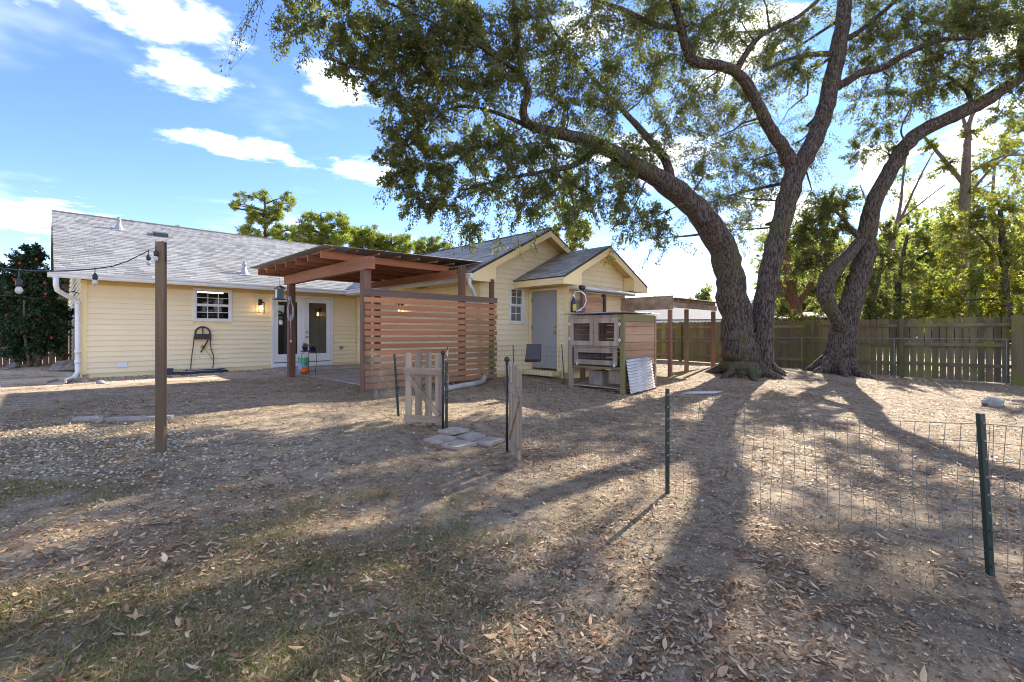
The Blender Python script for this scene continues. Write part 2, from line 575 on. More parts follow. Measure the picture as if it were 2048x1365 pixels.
def bark_mat(name, c1, c2, moss):
    m, N, b = new_mat(name)
    p = pos(N)
    mp = N.add('ShaderNodeMapping')
    mp.vector_type = 'TEXTURE'
    mp.inputs['Scale'].default_value = (0.032, 0.032, 0.15)
    N.put(mp.inputs[0], p)
    ridg = N.noise(mp.outputs[0], 1.0, 5.0, 0.65, 0.6)
    col = N.mix(N.maprange(ridg, 0.42, 0.60), c2, c1)
    mf = N.maprange(N.noise(p, 1.1, 4.0, 0.6), 0.52, 0.68)
    col = N.mix(N.math('MULTIPLY', mf, 0.55), col, moss)
    N.put(b.inputs['Base Color'], col)
    b.inputs['Roughness'].default_value = 0.95
    b.inputs['Specular IOR Level'].default_value = 0.15
    bp = N.add('ShaderNodeBump')
    bp.inputs['Strength'].default_value = 1.0
    bp.inputs['Distance'].default_value = 0.045
    N.put(bp.inputs['Height'], ridg)
    N.put(b.inputs['Normal'], bp.outputs[0])
    return m


M['bark'] = bark_mat('oak_bark', (0.155, 0.122, 0.098), (0.04, 0.031, 0.025), (0.10, 0.105, 0.04))
M['bark_red'] = bark_mat('reddish_bark', (0.24, 0.125, 0.075), (0.12, 0.06, 0.036), (0.16, 0.10, 0.05))
M['bark_grey'] = bark_mat('pale_bark', (0.26, 0.20, 0.15), (0.14, 0.105, 0.08), (0.15, 0.14, 0.07))


def ground_mat():
    m, N, b = new_mat('bare_soil')
    p = pos(N)
    f1 = N.noise(p, 0.55, 6.0, 0.6)
    f2 = N.noise(p, 7.0, 8.0, 0.7)
    f3 = N.noise(p, 60.0, 4.0, 0.7)
    col = N.mix(N.maprange(f1, 0.34, 0.60), (0.245, 0.180, 0.108), (0.375, 0.29, 0.185))
    col = N.mix(N.maprange(f2, 0.42, 0.68), col, (0.135, 0.088, 0.054))
    col = N.mix(N.maprange(f3, 0.55, 0.75, 0, 0.6), col, (0.50, 0.40, 0.29))
    # sandy strip along the house (sunlit brightness put into its colour), worn thin grass towards the near left
    t = N.vmath('DOT_PRODUCT', N.vmath('SUBTRACT', p, (OX, OY, 0)), tuple(PX))
    sunlit_sand = N.math('MULTIPLY', N.maprange(t, -3.2, -1.2), N.maprange(N.noise(p, 1.5, 4.0, 0.6), 0.3, 0.6))
    col = N.mix(sunlit_sand, col, (0.56, 0.45, 0.33))
    N.put(b.inputs['Base Color'], col)
    b.inputs['Roughness'].default_value = 0.95
    b.inputs['Specular IOR Level'].default_value = 0.2
    bp = N.add('ShaderNodeBump')
    bp.inputs['Strength'].default_value = 0.9
    bp.inputs['Distance'].default_value = 0.03
    N.put(bp.inputs['Height'], N.math('ADD', N.noise(p, 14.0, 8.0, 0.72), N.math('MULTIPLY', f3, 0.4)))
    N.put(b.inputs['Normal'], bp.outputs[0])
    return m


M['ground'] = ground_mat()


def shingle_mat():
    m, N, b = new_mat('asphalt_shingles')
    geo = N.add('ShaderNodeNewGeometry')
    col = N.ramp(geo.outputs['Random Per Island'], [(0.0, (0.22, 0.21, 0.195)), (0.5, (0.325, 0.315, 0.295)), (1.0, (0.42, 0.41, 0.385))])
    col = N.mix(N.maprange(N.noise(geo.outputs['Position'], 160.0, 3.0, 0.7), 0.4, 0.65, 0, 0.5), col, (0.22, 0.215, 0.205))
    N.put(b.inputs['Base Color'], col)
    b.inputs['Roughness'].default_value = 0.72
    bp = N.add('ShaderNodeBump')
    bp.inputs['Strength'].default_value = 0.4
    bp.inputs['Distance'].default_value = 0.004
    N.put(bp.inputs['Height'], N.noise(geo.outputs['Position'], 220.0, 3.0, 0.7))
    N.put(b.inputs['Normal'], bp.outputs[0])
    return m


M['shingle'] = shingle_mat()
M['shingle_base'] = plain('roof_felt', (0.07, 0.07, 0.07), (0.05, 0.05, 0.05), 0.9, 8.0)
# ------------------------------------------------------------------ ground
def ground_sheet():
    def axis(n, a, lim):
        k = np.linspace(-1, 1, n)
        s = np.sinh(k * a) / math.sinh(a) * lim
        return s
    xs = axis(330, 5.6, 420.0)
    ys = axis(420, 5.4, 420.0) + 4.0
    X, Y = np.meshgrid(xs, ys)
    Z = ground_z(X, Y)
    rough = RNG.normal(0, 1, X.shape)
    Z = Z + rough * 0.004 * np.exp(-(X ** 2 + (Y - 4) ** 2) / 40.0)
    # the dug-out burrow in the near soil
    for (u, v, dep, r) in [(1385, 1155, 0.05, 0.06), (1450, 1178, 0.06, 0.05), (1485, 1190, 0.06, 0.05)]:
        g = G(u, v)
        Z = Z - dep * np.exp(-((X - g.x) ** 2 + (Y - g.y) ** 2) / (r * r))
    V = np.stack([X, Y, Z], -1).reshape(-1, 3)
    ny, nx = X.shape
    i = np.arange(ny * nx).reshape(ny, nx)
    F = np.stack([i[:-1, :-1], i[:-1, 1:], i[1:, 1:], i[1:, :-1]], -1).reshape(-1, 4)
    o = link('ground', fast_mesh('ground', V, F), M['ground'], None, True, 'structure')
    o['label'] = 'bare brown soil of the back yard with thin leaf litter'
    return o


ground_sheet()

# ------------------------------------------------------------------ house
ZF = 0.375          # bottom of the siding
house = thing('house', 'long cream vinyl-sided house with grey shingle roof and a gabled wing', 'house', H(0, 0, 0.0))


def siding_wall(name, o, e, n, L, z0, zt, openings=(), top=None, course=0.131, label=None):
    """o: start at z=0, e: along, n: outward. openings: (x0,x1,z0,z1). top(x) -> roof line, for a gable"""
    o, e, n = Vector(o), Vector(e), Vector(n)
    mb = MB()
    zmax = zt if top is None else max(top(x) for x in np.linspace(0, L, 41))
    cuts = sorted({0.0, L, *[q for a in openings for q in a[:2]]})
    if top is not None:
        cuts = sorted(set(cuts) | set(np.linspace(0, L, 13)))
    for x0, x1 in zip(cuts[:-1], cuts[1:]):
        segs = [(0.1, None)]
        for (a, b, c, d) in openings:
            if a <= x0 + 1e-6 and b >= x1 - 1e-6:
                segs = [(0.1, c), (d, None)]
        for (za, zb) in segs:
            ta = (zt if top is None else top(x0)) if zb is None else zb
            tb = (zt if top is None else top(x1)) if zb is None else zb
            if max(ta, tb) <= za:
                continue
            pl = [o + e * x0 + UP * za, o + e * x1 + UP * za, o + e * x1 + UP * tb, o + e * x0 + UP * ta]
            mb.prism(pl, -n * 0.12)
    wall = mb.build(name, M['trim'], house)
    if label:
        wall['label'] = label
    z = z0
    while z < zmax - 0.02:
        z1 = min(z + course, zmax)
        # intervals at the lower and upper edge of this board
        def span(zz):
            if top is None:
                return (0.0, L)
            xs = [x for x in np.linspace(0, L, 401) if top(x) >= zz]
            return (min(xs), max(xs)) if xs else None
        sb, st = span(z), span(z1 - 0.002)
        if sb is None:
            break
        if st is None:
            st = ((sb[0] + sb[1]) / 2 - 0.01, (sb[0] + sb[1]) / 2 + 0.01)
        parts = [(sb[0], sb[1], st[0], st[1])]
        for (a, b, c, d) in openings:
            if c < z1 - 0.01 and d > z + 0.01:
                new = []
                for (p0, p1, q0, q1) in parts:
                    if b <= p0 or a >= p1:
                        new.append((p0, p1, q0, q1))
                    else:
                        if a > p0 + 0.02:
                            new.append((p0, a, q0, a))
                        if b < p1 - 0.02:
                            new.append((b, p1, b, q1))
                parts = new
        split = []
        for (p0, p1, q0, q1) in parts:
            if p1 - p0 > 3.9 and top is None:
                xj = p0 + random.uniform(1.2, p1 - p0 - 1.2)
                split += [(p0, xj - .0012, q0, xj - .0012), (xj + .0012, p1, xj + .0012, q1)]
            else:
                split.append((p0, p1, q0, q1))
        for (p0, p1, q0, q1) in split:
            m = MB()
            lip = 0.016
            vs = []
            for (xa, xb, zz, out) in ((p0, p1, z, 0.026), (q0, q1, z1 + 0.0, 0.004)):
                vs += [o + e * xa + n * 0.001 + UP * zz, o + e * xb + n * 0.001 + UP * zz, o + e * xb + n * out + UP * zz, o + e * xa + n * out + UP * zz]
            # bottom lip rounded by one extra edge
            vs += [o + e * p0 + n * 0.026 + UP * (z + lip), o + e * p1 + n * 0.026 + UP * (z + lip)]
            m.add(vs, [(0, 3, 2, 1), (4, 5, 6, 7), (3, 8, 9, 2), (8, 7, 6, 9), (0, 4, 7, 8, 3), (1, 2, 9, 6, 5)])
            m.build('siding_board', M['siding'], wall)
        z = z1
    return wall


def shingle_field(name, o, e, upv, L, S, parent, base_thick=0.03):
    """o: lower left corner of the slope, e: along the eave, upv: unit vector up the slope"""
    o, e, upv = Vector(o), Vector(e).normalized(), Vector(upv).normalized()
    n = e.cross(upv)
    if n.z < 0:
        n = -n
    slab = MB().prism([o - n * base_thick, o + e * L - n * base_thick, o + e * L + upv * S - n * base_thick, o + upv * S - n * base_thick], n * (base_thick - 0.004))
    roof = slab.build(name, M['shingle_base'], parent)
    V, F = [], []
    ex = 0.14
    row = 0
    y = -0.02
    while y < S - 0.02:
        x = -random.uniform(0, 0.3)
        y1 = min(y + ex * 1.12, S)
        while x < L:
            w = random.uniform(0.16, 0.42)
            xa, xb = max(x, 0.0), min(x + w, L)
            if xb - xa > 0.02:
                th = random.choice((0.007, 0.007, 0.013))
                dy = random.uniform(-0.004, 0.004)
                b = len(V)
                g = 0.002
                for (xx, yy, h) in ((xa + g, y + dy, 0.0), (xb - g, y + dy, 0.0), (xa + g, y + dy, th), (xb - g, y + dy, th), (xa + g, y1, 0.003), (xb - g, y1, 0.003)):
                    V.append(tuple(o + e * xx + upv * yy + n * h))
                F += [(b, b + 1, b + 3, b + 2), (b + 2, b + 3, b + 5, b + 4), (b, b + 2, b + 4, b + 4), (b + 1, b + 5, b + 5, b + 3)]
            x += w
        y += ex
        row += 1
    org = ORIG[house.name]
    V = np.array(V) - np.array(org)
    F = [f for f in F if len(set(f)) == 4]
    me = fast_mesh('shingles', V, np.array(F))
    link('shingles', me, M['shingle'], roof, False, 'stuff')
    return roof


def window(s_or_o, e, n, x0, x1, z0, z1, cols, rows2, label):
    """double-hung sash window in the opening; rows2: pane rows per sash"""
    o, e, n = Vector(s_or_o), Vector(e), Vector(n)
    def pt(x, out, z):
        return o + e * x + n * out + UP * z
    fr = MB()
    w = 0.055
    for (a, b, c, d) in ((x0, x0 + w, z0, z1), (x1 - w, x1, z0, z1), (x0 + w, x1 - w, z1 - w, z1), (x0 + w, x1 - w, z0, z0 + w)):
        fr.box(pt((a + b) / 2, 0.0, (c + d) / 2), e * ((b - a) / 2), n * 0.045, UP * ((d - c) / 2))
    wf = fr.build('window', M['white'], house)
    wf['label'] = label
    zm = (z0 + z1) / 2
    for (c, d, out) in ((zm, z1 - w, 0.012), (z0 + w, zm, -0.012)):
        sa = MB()
        q = 0.032
        a, b = x0 + w, x1 - w
        for (aa, bb, cc, dd) in ((a, a + q, c, d), (b - q, b, c, d), (a + q, b - q, d - q, d), (a + q, b - q, c, c + q)):
            sa.box(pt((aa + bb) / 2, out, (cc + dd) / 2), e * ((bb - aa) / 2), n * 0.014, UP * ((dd - cc) / 2))
        sa.build('sash', M['white'], wf)
        pw = (b - a - 2 * q) / cols
        ph = (d - c - 2 * q) / rows2
        for i in range(cols):
            for j in range(rows2):
                MB().box(pt(a + q + pw * (i + .5), out, c + q + ph * (j + .5)), e * (pw / 2 - .006), n * 0.003, UP * (ph / 2 - .006)).build('pane', M['glass'], wf)
        for i in range(1, cols):
            MB().box(pt(a + q + pw * i, out + 0.004, (c + d) / 2), e * 0.008, n * 0.006, UP * ((d - c) / 2 - q)).build('muntin', M['white'], wf)
        for j in range(1, rows2):
            MB().box(pt((a + b) / 2, out + 0.003, c + q + ph * j), e * ((b - a) / 2 - q), n * 0.0055, UP * 0.008).build('muntin', M['white'], wf)
    # dim room behind
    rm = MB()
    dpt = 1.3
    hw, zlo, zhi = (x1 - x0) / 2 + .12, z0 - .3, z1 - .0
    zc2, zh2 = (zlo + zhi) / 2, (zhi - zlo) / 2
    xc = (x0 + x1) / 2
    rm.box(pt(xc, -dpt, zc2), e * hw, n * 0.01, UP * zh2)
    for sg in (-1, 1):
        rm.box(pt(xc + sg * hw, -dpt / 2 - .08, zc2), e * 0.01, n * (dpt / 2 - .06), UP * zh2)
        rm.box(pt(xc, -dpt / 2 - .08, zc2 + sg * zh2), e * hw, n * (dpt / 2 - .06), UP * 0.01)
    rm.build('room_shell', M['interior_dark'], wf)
    return wf


# --- long wing
S_IN = 6.9           # inner corner with the gabled wing
T_G = -6.4           # gable wall of the wing
EAVE, PITCH, T_R = 2.72, 0.46, 4.4
win1 = (2.21, 3.14, 1.66, 2.56)
fdoor = (4.17, 6.05, 0.33, 2.50)
wall_long = siding_wall('wall', H(0, 0), AX, -PX, S_IN, ZF, 2.62, [win1, fdoor], label='long shaded wall of cream clapboard vinyl siding')
wall_end = siding_wall('wall', H(0, 2 * T_R), -PX, -AX, 2 * T_R, ZF, 2.62, [], top=lambda x: 2.62 + 0.46 * min(x, 2 * T_R - x))
window(H(0, 0), AX, -PX, *win1, 3, 2, 'wide twelve-pane window of the long wall')
lw = thing  # keep name short below
tube_l = MB().tube([H(2.35, 0.55, 2.50), H(3.05, 0.55, 2.50)], 0.02, 8)
# a fluorescent tube shines inside that room
tube_l.build('ceiling_tube_light', emit('fluorescent_tube', (1.0, 0.90, 0.62), 1.6), house)
MB().hbox(0, S_IN, 0.02, 0.30, -0.1, ZF - 0.012).build('foundation', M['foundation'], house)
MB().hbox(S_IN + 0.02, S_IN + 0.3, T_G + 0.02, 0.0, -0.1, ZF - 0.012).build('foundation', M['foundation'], house)
# corner trims
MB().hbox(-0.034, 0.075, -0.034, 0.02, ZF - 0.02, 2.60).build('corner_trim', M['trim'], house)
MB().hbox(S_IN - 0.07, S_IN - 0.03, -0.036, -0.002, ZF - 0.02, 2.60).build('corner_trim', M['trim'], house)
MB().hbox(0.08, S_IN - 0.08, -0.034, -0.028, 2.50, 2.62).build('frieze_board', M['soffit'], house)
# eave: soffit, fascia, gutter
MB().hbox(-0.45, 6.45, -0.46, 0.0, 2.622, 2.634).build('soffit', M['soffit'], house)
MB().hbox(-0.47, 6.46, -0.49, -0.462, 2.59, 2.71).build('fascia', M['white'], house)


def gutter(p0, p1, out):
    """K-style gutter from p0 to p1, its front towards out"""
    p0, p1, out = Vector(p0), Vector(p1), Vector(out)
    d = (p1 - p0)
    prof = [(0.002, -0.015), (0.002, -0.125), (0.075, -0.125), (0.095, -0.09), (0.095, -0.055), (0.125, -0.025), (0.125, 0.0), (0.117, 0.0), (0.117, -0.02), (0.087, -0.052), (0.087, -0.088), (0.07, -0.117), (0.010, -0.117), (0.010, -0.015)]
    m = MB()
    m.prism([p0 + out * a + UP * b for (a, b) in prof], d)
    # closed ends
    for q in (p0, p1 - d.normalized() * 0.004):
        m.prism([q + out * a + UP * b for (a, b) in prof[:7]], d.normalized() * 0.004)
    return m.build('gutter', M['white'], house)


gutter(H(-0.60, -0.492, 2.705), H(6.36, -0.492, 2.705), -PX)
# downspout on the left end: goes back under the eave and down the corner
ds = MB()
pts = [H(-0.46, -0.56, 2.60), H(-0.46, -0.56, 2.42), H(-0.44, -0.50, 2.30), H(-0.22, -0.20, 2.16), H(-0.12, -0.10, 2.10), H(-0.09, -0.085, 2.0), H(-0.09, -0.085, 0.52), H(-0.09, -0.10, 0.42), H(-0.16, -0.26, 0.31), H(-0.28, -0.48, 0.28)]
ds.tube(pts, [0.05] * len(pts), 10)
dn = ds.build('downspout', M['white'], house, True)
for zz in (0.62, 0.86, 2.03):
    MB().tube([H(-0.09, -0.085, zz), H(-0.09, -0.085, zz + 0.09)], 0.057, 10).build('coupling', M['white'], dn, True)
# roof of the long wing
up_f = (PX + UP * PITCH).normalized()
sl_len = (T_R + 0.5) * math.sqrt(1 + PITCH ** 2)
roof_long = shingle_field('roof', H(-0.494, -0.52, EAVE - 0.01), AX, up_f, 13.4, sl_len, house)
roof_long['label'] = 'broad light grey shingle roof over the long wing'
zr = EAVE - 0.01 + (T_R + 0.52) * PITCH
up_b = (-PX + UP * PITCH).normalized()
MB().prism([H(-0.494, T_R, zr - .03), H(12.9, T_R, zr - .03), H(12.9, 2 * T_R + .52, EAVE - .04), H(-0.494, 2 * T_R + .52, EAVE - .04)], UP * 0.03).build('roof', M['shingle_base'], house)
cap = MB()
for i in range(44):
    s0 = -0.49 + i * 0.305
    cap.prism([H(s0, T_R - .13, zr - .045 + .003 * (i % 2)), H(s0, T_R, zr + .016), H(s0, T_R + .13, zr - .045), H(s0, T_R + .12, zr - .06), H(s0, T_R, zr + .004), H(s0, T_R - .12, zr - .06)], AX * 0.30)
cap.build('ridge_cap', plain('dark_ridge_cap', (0.07, 0.07, 0.072), (0.05, 0.05, 0.05), 0.85, 20.0), roof_long)
# rake board at the left end
MB().prism([H(-0.49, -0.5, EAVE - .16), H(-0.49, T_R, zr - .17), H(-0.49, T_R, zr - .035), H(-0.49, -0.5, EAVE - .045)], AX * 0.03).build('rake_board', M['white'], house)


def roof_pt(s, t):
    return H(s, t, EAVE - 0.01 + (t + 0.52) * PITCH)


def vent_pipe(u, v):
    """pipe flashing: cone boot, collar and cap on the long roof"""
    best = min(((s, t) for s in np.linspace(-.4, 12, 250) for t in np.linspace(-.4, T_R, 120)), key=lambda q: (lambda p: (CU + FPX * p.x / p.y - u) ** 2 + (HV - FPX * (p.z - CAM_H) / p.y - v) ** 2)(roof_pt(*q)))
    c = roof_pt(*best)
    m = MB()
    nrm = (UP - PX * PITCH).normalized()
    m.box(c + nrm * 0.014, AX * 0.16, up_f * 0.16, nrm * 0.004)
    m.lathe(c, [(0.11, -0.03), (0.085, 0.08), (0.06, 0.16), (0.05, 0.20), (0.05, 0.24), (0.058, 0.25), (0.058, 0.29), (0.04, 0.31), (0.04, 0.36)], 12)
    m.build('vent_pipe', M['lead'], roof_long, False)
    return c


vent_pipe(237, 460)
vent_pipe(488, 548)
vb = min(((s, t) for s in np.linspace(-.4, 12, 250) for t in np.linspace(-.4, T_R, 120)), key=lambda q: (lambda p: (CU + FPX * p.x / p.y - 320) ** 2 + (HV - FPX * (p.z - CAM_H) / p.y - 473) ** 2)(roof_pt(*q)))
c = roof_pt(*vb)
bv = MB()
bv.prism([c - AX * .18 - up_f * .14 + UP * .015, c - AX * .18 + up_f * .2 + UP * .015, c - AX * .18 + up_f * .2 + UP * .07, c - AX * .18 - up_f * .14 + UP * .13], AX * 0.36)
bv.build('box_vent', plain('dark_vent_metal', (0.09, 0.09, 0.09), (0.06, 0.06, 0.06), 0.5, 6.0), roof_long)

# --- gabled wing
WR, WZ = 9.07, 4.154           # its ridge
WL0, WL1 = S_IN, 2 * WR - S_IN  # side walls
WP = 0.5065
wtop = lambda x: WZ - 0.10 - WP * abs(x - (WR - WL0))
win2 = (7.86 - WL0, 8.42 - WL0, 1.58, 2.56)
wall_gable = siding_wall('wall', H(WL0, T_G), AX, -PX, WL1 - WL0, ZF, 0, [win2], top=wtop, label='gable end wall with a narrow window')
window(H(WL0, T_G), AX, -PX, *win2, 2, 2, 'narrow eight-pane window beside the grey door')
wall_side = siding_wall('wall', H(WL0, 0.0), -PX, -AX, -T_G, ZF, 2.66, [], label='side wall of the wing behind the slat screen')
siding_wall('wall', H(WL1, T_G), PX, AX, 8.0, ZF, 2.66, [])
MB().hbox(WL0 - .034, WL0 + .07, T_G - .034, T_G + .02, ZF - .02, 2.66).build('corner_trim', M['trim'], house)
MB().hbox(WL0 + .02, WL1, T_G + .02, T_G + .3, -0.1, ZF - .012).build('foundation', M['foundation'], house)
T_RK = -6.8
e_l = 6.31
z_e = WZ - WP * (WR - e_l)
upw = (AX + UP * WP).normalized()
upw2 = (-AX + UP * WP).normalized()
slw = (WR - e_l) * math.sqrt(1 + WP ** 2)
rw = shingle_field('roof', H(e_l, T_RK, z_e), PX, upw, 9.6, slw, house)
rw['label'] = 'darker shingle slope of the gabled wing'
shingle_field('roof', H(2 * WR - e_l, T_RK, z_e), PX, upw2, 9.6, slw, house)
MB().tube([H(WR, T_RK, WZ + .005), H(WR, 2.9, WZ + .005)], 0.035, 6).build('ridge_cap', M['shingle_base'], rw)


def rake(sc, zc, half, t_face, pitch, drop, ret):
    """pair of rake boards with soffit behind and dark drip edge, gable centred on sc"""
    for sg in (-1, 1):
        d = AX * sg
        a = H(sc, t_face, zc - 0.035)
        b = H(sc, t_face, zc - 0.035) + d * half - UP * (pitch * half)
        MB().prism([a, b, b - UP * drop, a - UP * drop * 1.12], PX * 0.028).build('rake_board', M['trim'], house)
        MB().prism([a + UP * .03 - PX * .012, b + UP * .03 - PX * .012 + d * .012, b - UP * .022 - PX * .012 + d * .012, a - UP * .012 - PX * .012], PX * 0.010).build('drip_edge', M['shingle_base'], house)
        q0 = H(sc, t_face + 0.03, zc - 0.085)
        MB().prism([q0, q0 + d * half - UP * (pitch * half), q0 + d * half - UP * (pitch * half) + PX * ret, q0 + PX * ret], -UP * 0.012).build('soffit', M['soffit'], house)


rake(WR, WZ, WR - e_l, T_RK, WP, 0.16, -T_RK + T_G - 0.03)
# boxed eave end at the left of the wing gable
MB().prism([H(e_l + .03, T_RK + .004, z_e - .20), H(e_l + .03, T_RK + .004, z_e - .06), H(7.06, T_RK + .004, z_e + .30), H(7.06, T_RK + .004, z_e - .20)], PX * 0.024).build('eave_return', M['trim'], house)
MB().prism([H(e_l + .03, T_RK + .03, z_e - .20), H(WL0, T_RK + .03, z_e - .20), H(WL0, 0, z_e - .20), H(e_l + .03, 0, z_e - .20)], UP * 0.012).build('soffit', M['soffit'], house)
MB().hbox(e_l + .004, e_l + .028, T_RK + .03, -0.5, z_e - .20, z_e - .045).build('fascia', M['white'], house)
gutter(H(e_l, T_RK - .05, 2.71), H(e_l, -0.62, 2.71), -AX)
for tt in (-2.2, -4.6):
    MB().hbox(e_l + .12, e_l + .34, tt, tt + .4, z_e - .206, z_e - .2005).build('soffit_vent', M['plastic_brown'], house)
dsw = MB()
pts = [H(e_l - .06, T_RK + .02, 2.60), H(e_l - .06, T_RK + .03, 2.47), H(e_l + .05, T_RK + .06, 2.36), H(WL0 - .24, T_G - .05, 2.22), H(WL0 - .10, T_G - .02, 2.10), H(WL0 - .10, T_G - .02, 0.45), H(WL0 - .10, T_G - .10, 0.30)]
dsw.tube(pts, 0.05, 10)
dsw.build('downspout', M['white'], house, True)

# --- bump-out with the grey door
BC, BZ, T_B = 9.93, 3.643, -7.72
B0, B1 = 8.63, 11.23
BP = 0.494
T_BR = -8.1
e_b = 8.02
z_b = BZ - BP * (BC - e_b)
door_g = (0.0 - 0, 0)
dg = (-6.51 - T_G, -7.41 - T_G)      # along -PX from the inner corner
wall_door = siding_wall('wall', H(B0, T_G), -PX, -AX, T_G - T_B, ZF, 2.56, [(0.055, 1.06, 0.30, 2.50)], label='short wall round the grey door')
btop = lambda x: BZ - 0.09 - BP * abs(x - (BC - B0))
siding_wall('wall', H(B0, T_B), AX, -PX, B1 - B0, ZF, 0, [], top=btop, label='gable end wall of the small bump-out')
siding_wall('wall', H(B1, T_B), PX, AX, T_G - T_B, ZF, 2.5, [])
MB().hbox(B0 - .034, B0 + .10, T_B - .034, T_B + .07, ZF - .02, 2.58).build('corner_trim', M['trim'], house)
MB().hbox(B0 - .034, B0 - .0, T_G - .06, T_G - .028, ZF - .02, 2.56).build('corner_trim', M['trim'], house)
MB().hbox(B0 + .02, B1 - .02, T_B + .02, T_B + .25, -0.1, ZF - .012).build('foundation', M['foundation'], house)
upb = (AX + UP * BP).normalized()
upb2 = (-AX + UP * BP).normalized()
slb = (BC - e_b) * math.sqrt(1 + BP ** 2)
rb = shingle_field('roof', H(e_b, T_BR, z_b), PX, upb, T_G - T_BR, slb, house)
rb['label'] = 'small dark shingle roof over the bump-out'
shingle_field('roof', H(2 * BC - e_b, T_BR, z_b), PX, upb2, T_G - T_BR, slb, house)
rake(BC, BZ, BC - e_b, T_BR, BP, 0.17, -T_BR + T_B - 0.03)
MB().hbox(e_b + .004, e_b + .03, T_BR, T_G - .0, z_b - .19, z_b - .035).build('fascia', M['trim'], house)
MB().hbox(e_b + .03, B0 - .002, T_BR + .03, T_G - .002, z_b - .18, z_b - .168).build('soffit', M['soffit'], house)
MB().prism([H(e_b + .03, T_BR + .004, z_b - .19), H(e_b + .03, T_BR + .004, z_b - .06), H(8.72, T_BR + .004, z_b + .26), H(8.72, T_BR + .004, z_b - .19)], PX * 0.024).build('eave_return', M['trim'], house)
MB().prism([H(2 * BC - e_b - .03, T_BR + .004, z_b - .19), H(2 * BC - 8.72, T_BR + .004, z_b - .19), H(2 * BC - 8.72, T_BR + .004, z_b + .26), H(2 * BC - e_b - .03, T_BR + .004, z_b - .06)], PX * 0.024).build('eave_return', M['trim'], house)

MB().hbox(B1 + .002, 2 * BC - e_b - .03, T_BR + .03, T_G - .002, z_b - .18, z_b - .168).build('soffit', M['soffit'], house)
MB().hbox(2 * BC - e_b - .03, 2 * BC - e_b - .004, T_BR, T_G - .0, z_b - .19, z_b - .035).build('fascia', M['trim'], house)
MB().prism([H(2 * BC - 8.72 - .004, T_BR + .03, z_b - .166), H(2 * BC - 8.72 - .004, T_B - .03, z_b - .166), H(2 * BC - 8.72 - .004, T_B - .03, z_b + .22), H(2 * BC - 8.72 - .004, T_BR + .03, z_b + .22)], AX * .004).build('eave_return', M['trim'], house)
# grey slab door
fr = MB()
for (a, b, z0, z1) in ((-6.455, -6.51, .36, 2.50), (-7.41, -7.465, .36, 2.50), (-6.51, -7.41, 2.445, 2.50)):
    fr.hbox(B0 - .045, B0 + .05, min(a, b), max(a, b), z0, z1)
fr.build('door_frame', M['trim'], house)
gd = MB().hbox(B0 - .004, B0 + .035, -7.408, -6.512, 0.43, 2.443).build('door', M['door_grey'], house)
gd['label'] = 'plain grey slab door'
kb = MB().lathe(H(B0 - .004, -7.33, 1.36), [(0.03, 0.0), (0.03, 0.006), (0.012, 0.01), (0.012, 0.035), (0.028, 0.045), (0.031, 0.06), (0.022, 0.075), (0.0, 0.078)], 14, -AX)
kb.build('door_knob', M['brass'], gd, True)
MB().lathe(H(B0 - .004, -7.33, 1.50), [(0.026, 0.0), (0.026, 0.012), (0.02, 0.016), (0.0, 0.017)], 12, -AX).build('deadbolt', M['brass'], gd, True)
for zz in (0.75, 1.45, 2.15):
    MB().hbox(B0 - .014, B0 - .003, -6.53, -6.505, zz, zz + .10).build('hinge', M['plastic_brown'], gd)
MB().hbox(B0 - .34, B0 - .036, -7.52, -6.45, 0.27, 0.385).build('door_step', M['trim'], house)

# french doors in the long wall
z0, z1 = 0.33, 2.50
s0, s1 = 4.17, 6.05
fr = MB()
for (a, b, c, d) in ((s0, s0 + .07, z0 + .10, z1), (s1 - .07, s1, z0 + .10, z1), (s0 + .07, s1 - .07, z1 - .07, z1), ((s0 + s1) / 2 - .045, (s0 + s1) / 2 + .045, z0 + .12, z1 - .07), (s0, s1, z0 - .02, z0 + .10)):
    fr.hbox(a, b, -0.05, 0.06, c, d)
fr.build('door_frame', M['whitewood'], house)
mid = (s0 + s1) / 2
for (a, b, lab) in ((s0 + .075, mid - .05, 'fixed glazed panel of the french doors'), (mid + .05, s1 - .075, 'glazed french door with handle')):
    d = MB()
    st = 0.125
    zb, zt = z0 + .125, z1 - .075
    for (x0, x1, c0, c1) in ((a, a + st, zb, zt), (b - st, b, zb, zt), (a + st, b - st, zt - .13, zt), (a + st, b - st, zb, zb + .24)):
        d.hbox(x0, x1, -0.022, 0.022, c0, c1)
    dd = d.build('door', M['whitewood'], house)
    dd['label'] = lab
    MB().hbox(a + st + .001, b - st - .001, -0.006, 0.004, zb + .241, zt - .131).build('pane', M['glass_door'], dd)
    if a > mid:
        for zz, rr in ((1.22, .03), (1.38, .026)):
            MB().lathe(H(a + .06, -0.022, zz), [(rr, 0), (rr, .008), (.012, .012), (.012, .04), (rr, .05), (rr, .065), (0, .07)], 12, -PX).build('door_knob', M['nickel'], dd, True)
    else:
        MB().hbox(a + st + .03, a + st + .13, -0.0085, -0.0065, 1.60, 1.72).build('paper_notice', M['white'], dd)
rm = MB()
rm.hbox(3.6, 6.7, 2.6, 2.64, .3, 2.75)
rm.hbox(3.58, 3.62, .13, 2.6, .3, 2.75)
rm.hbox(6.68, 6.72, .13, 2.6, .3, 2.75)
rm.hbox(3.6, 6.7, .13, 2.6, .30, .34)
rm.hbox(3.6, 6.7, .13, 2.6, 2.72, 2.76)
rm.build('room_shell', M['interior'], house)
# small wall fittings
MB().hbox(0.62, 0.82, -0.046, -0.027, 0.50, 0.62).build('wall_vent', M['white'], house)
MB().hbox(6.28, 6.40, -0.048, -0.027, 0.80, 0.92).build('outlet_cover', plain('grey_outlet', (0.30, 0.28, 0.24), (0.24, 0.22, 0.2), 0.5), house)

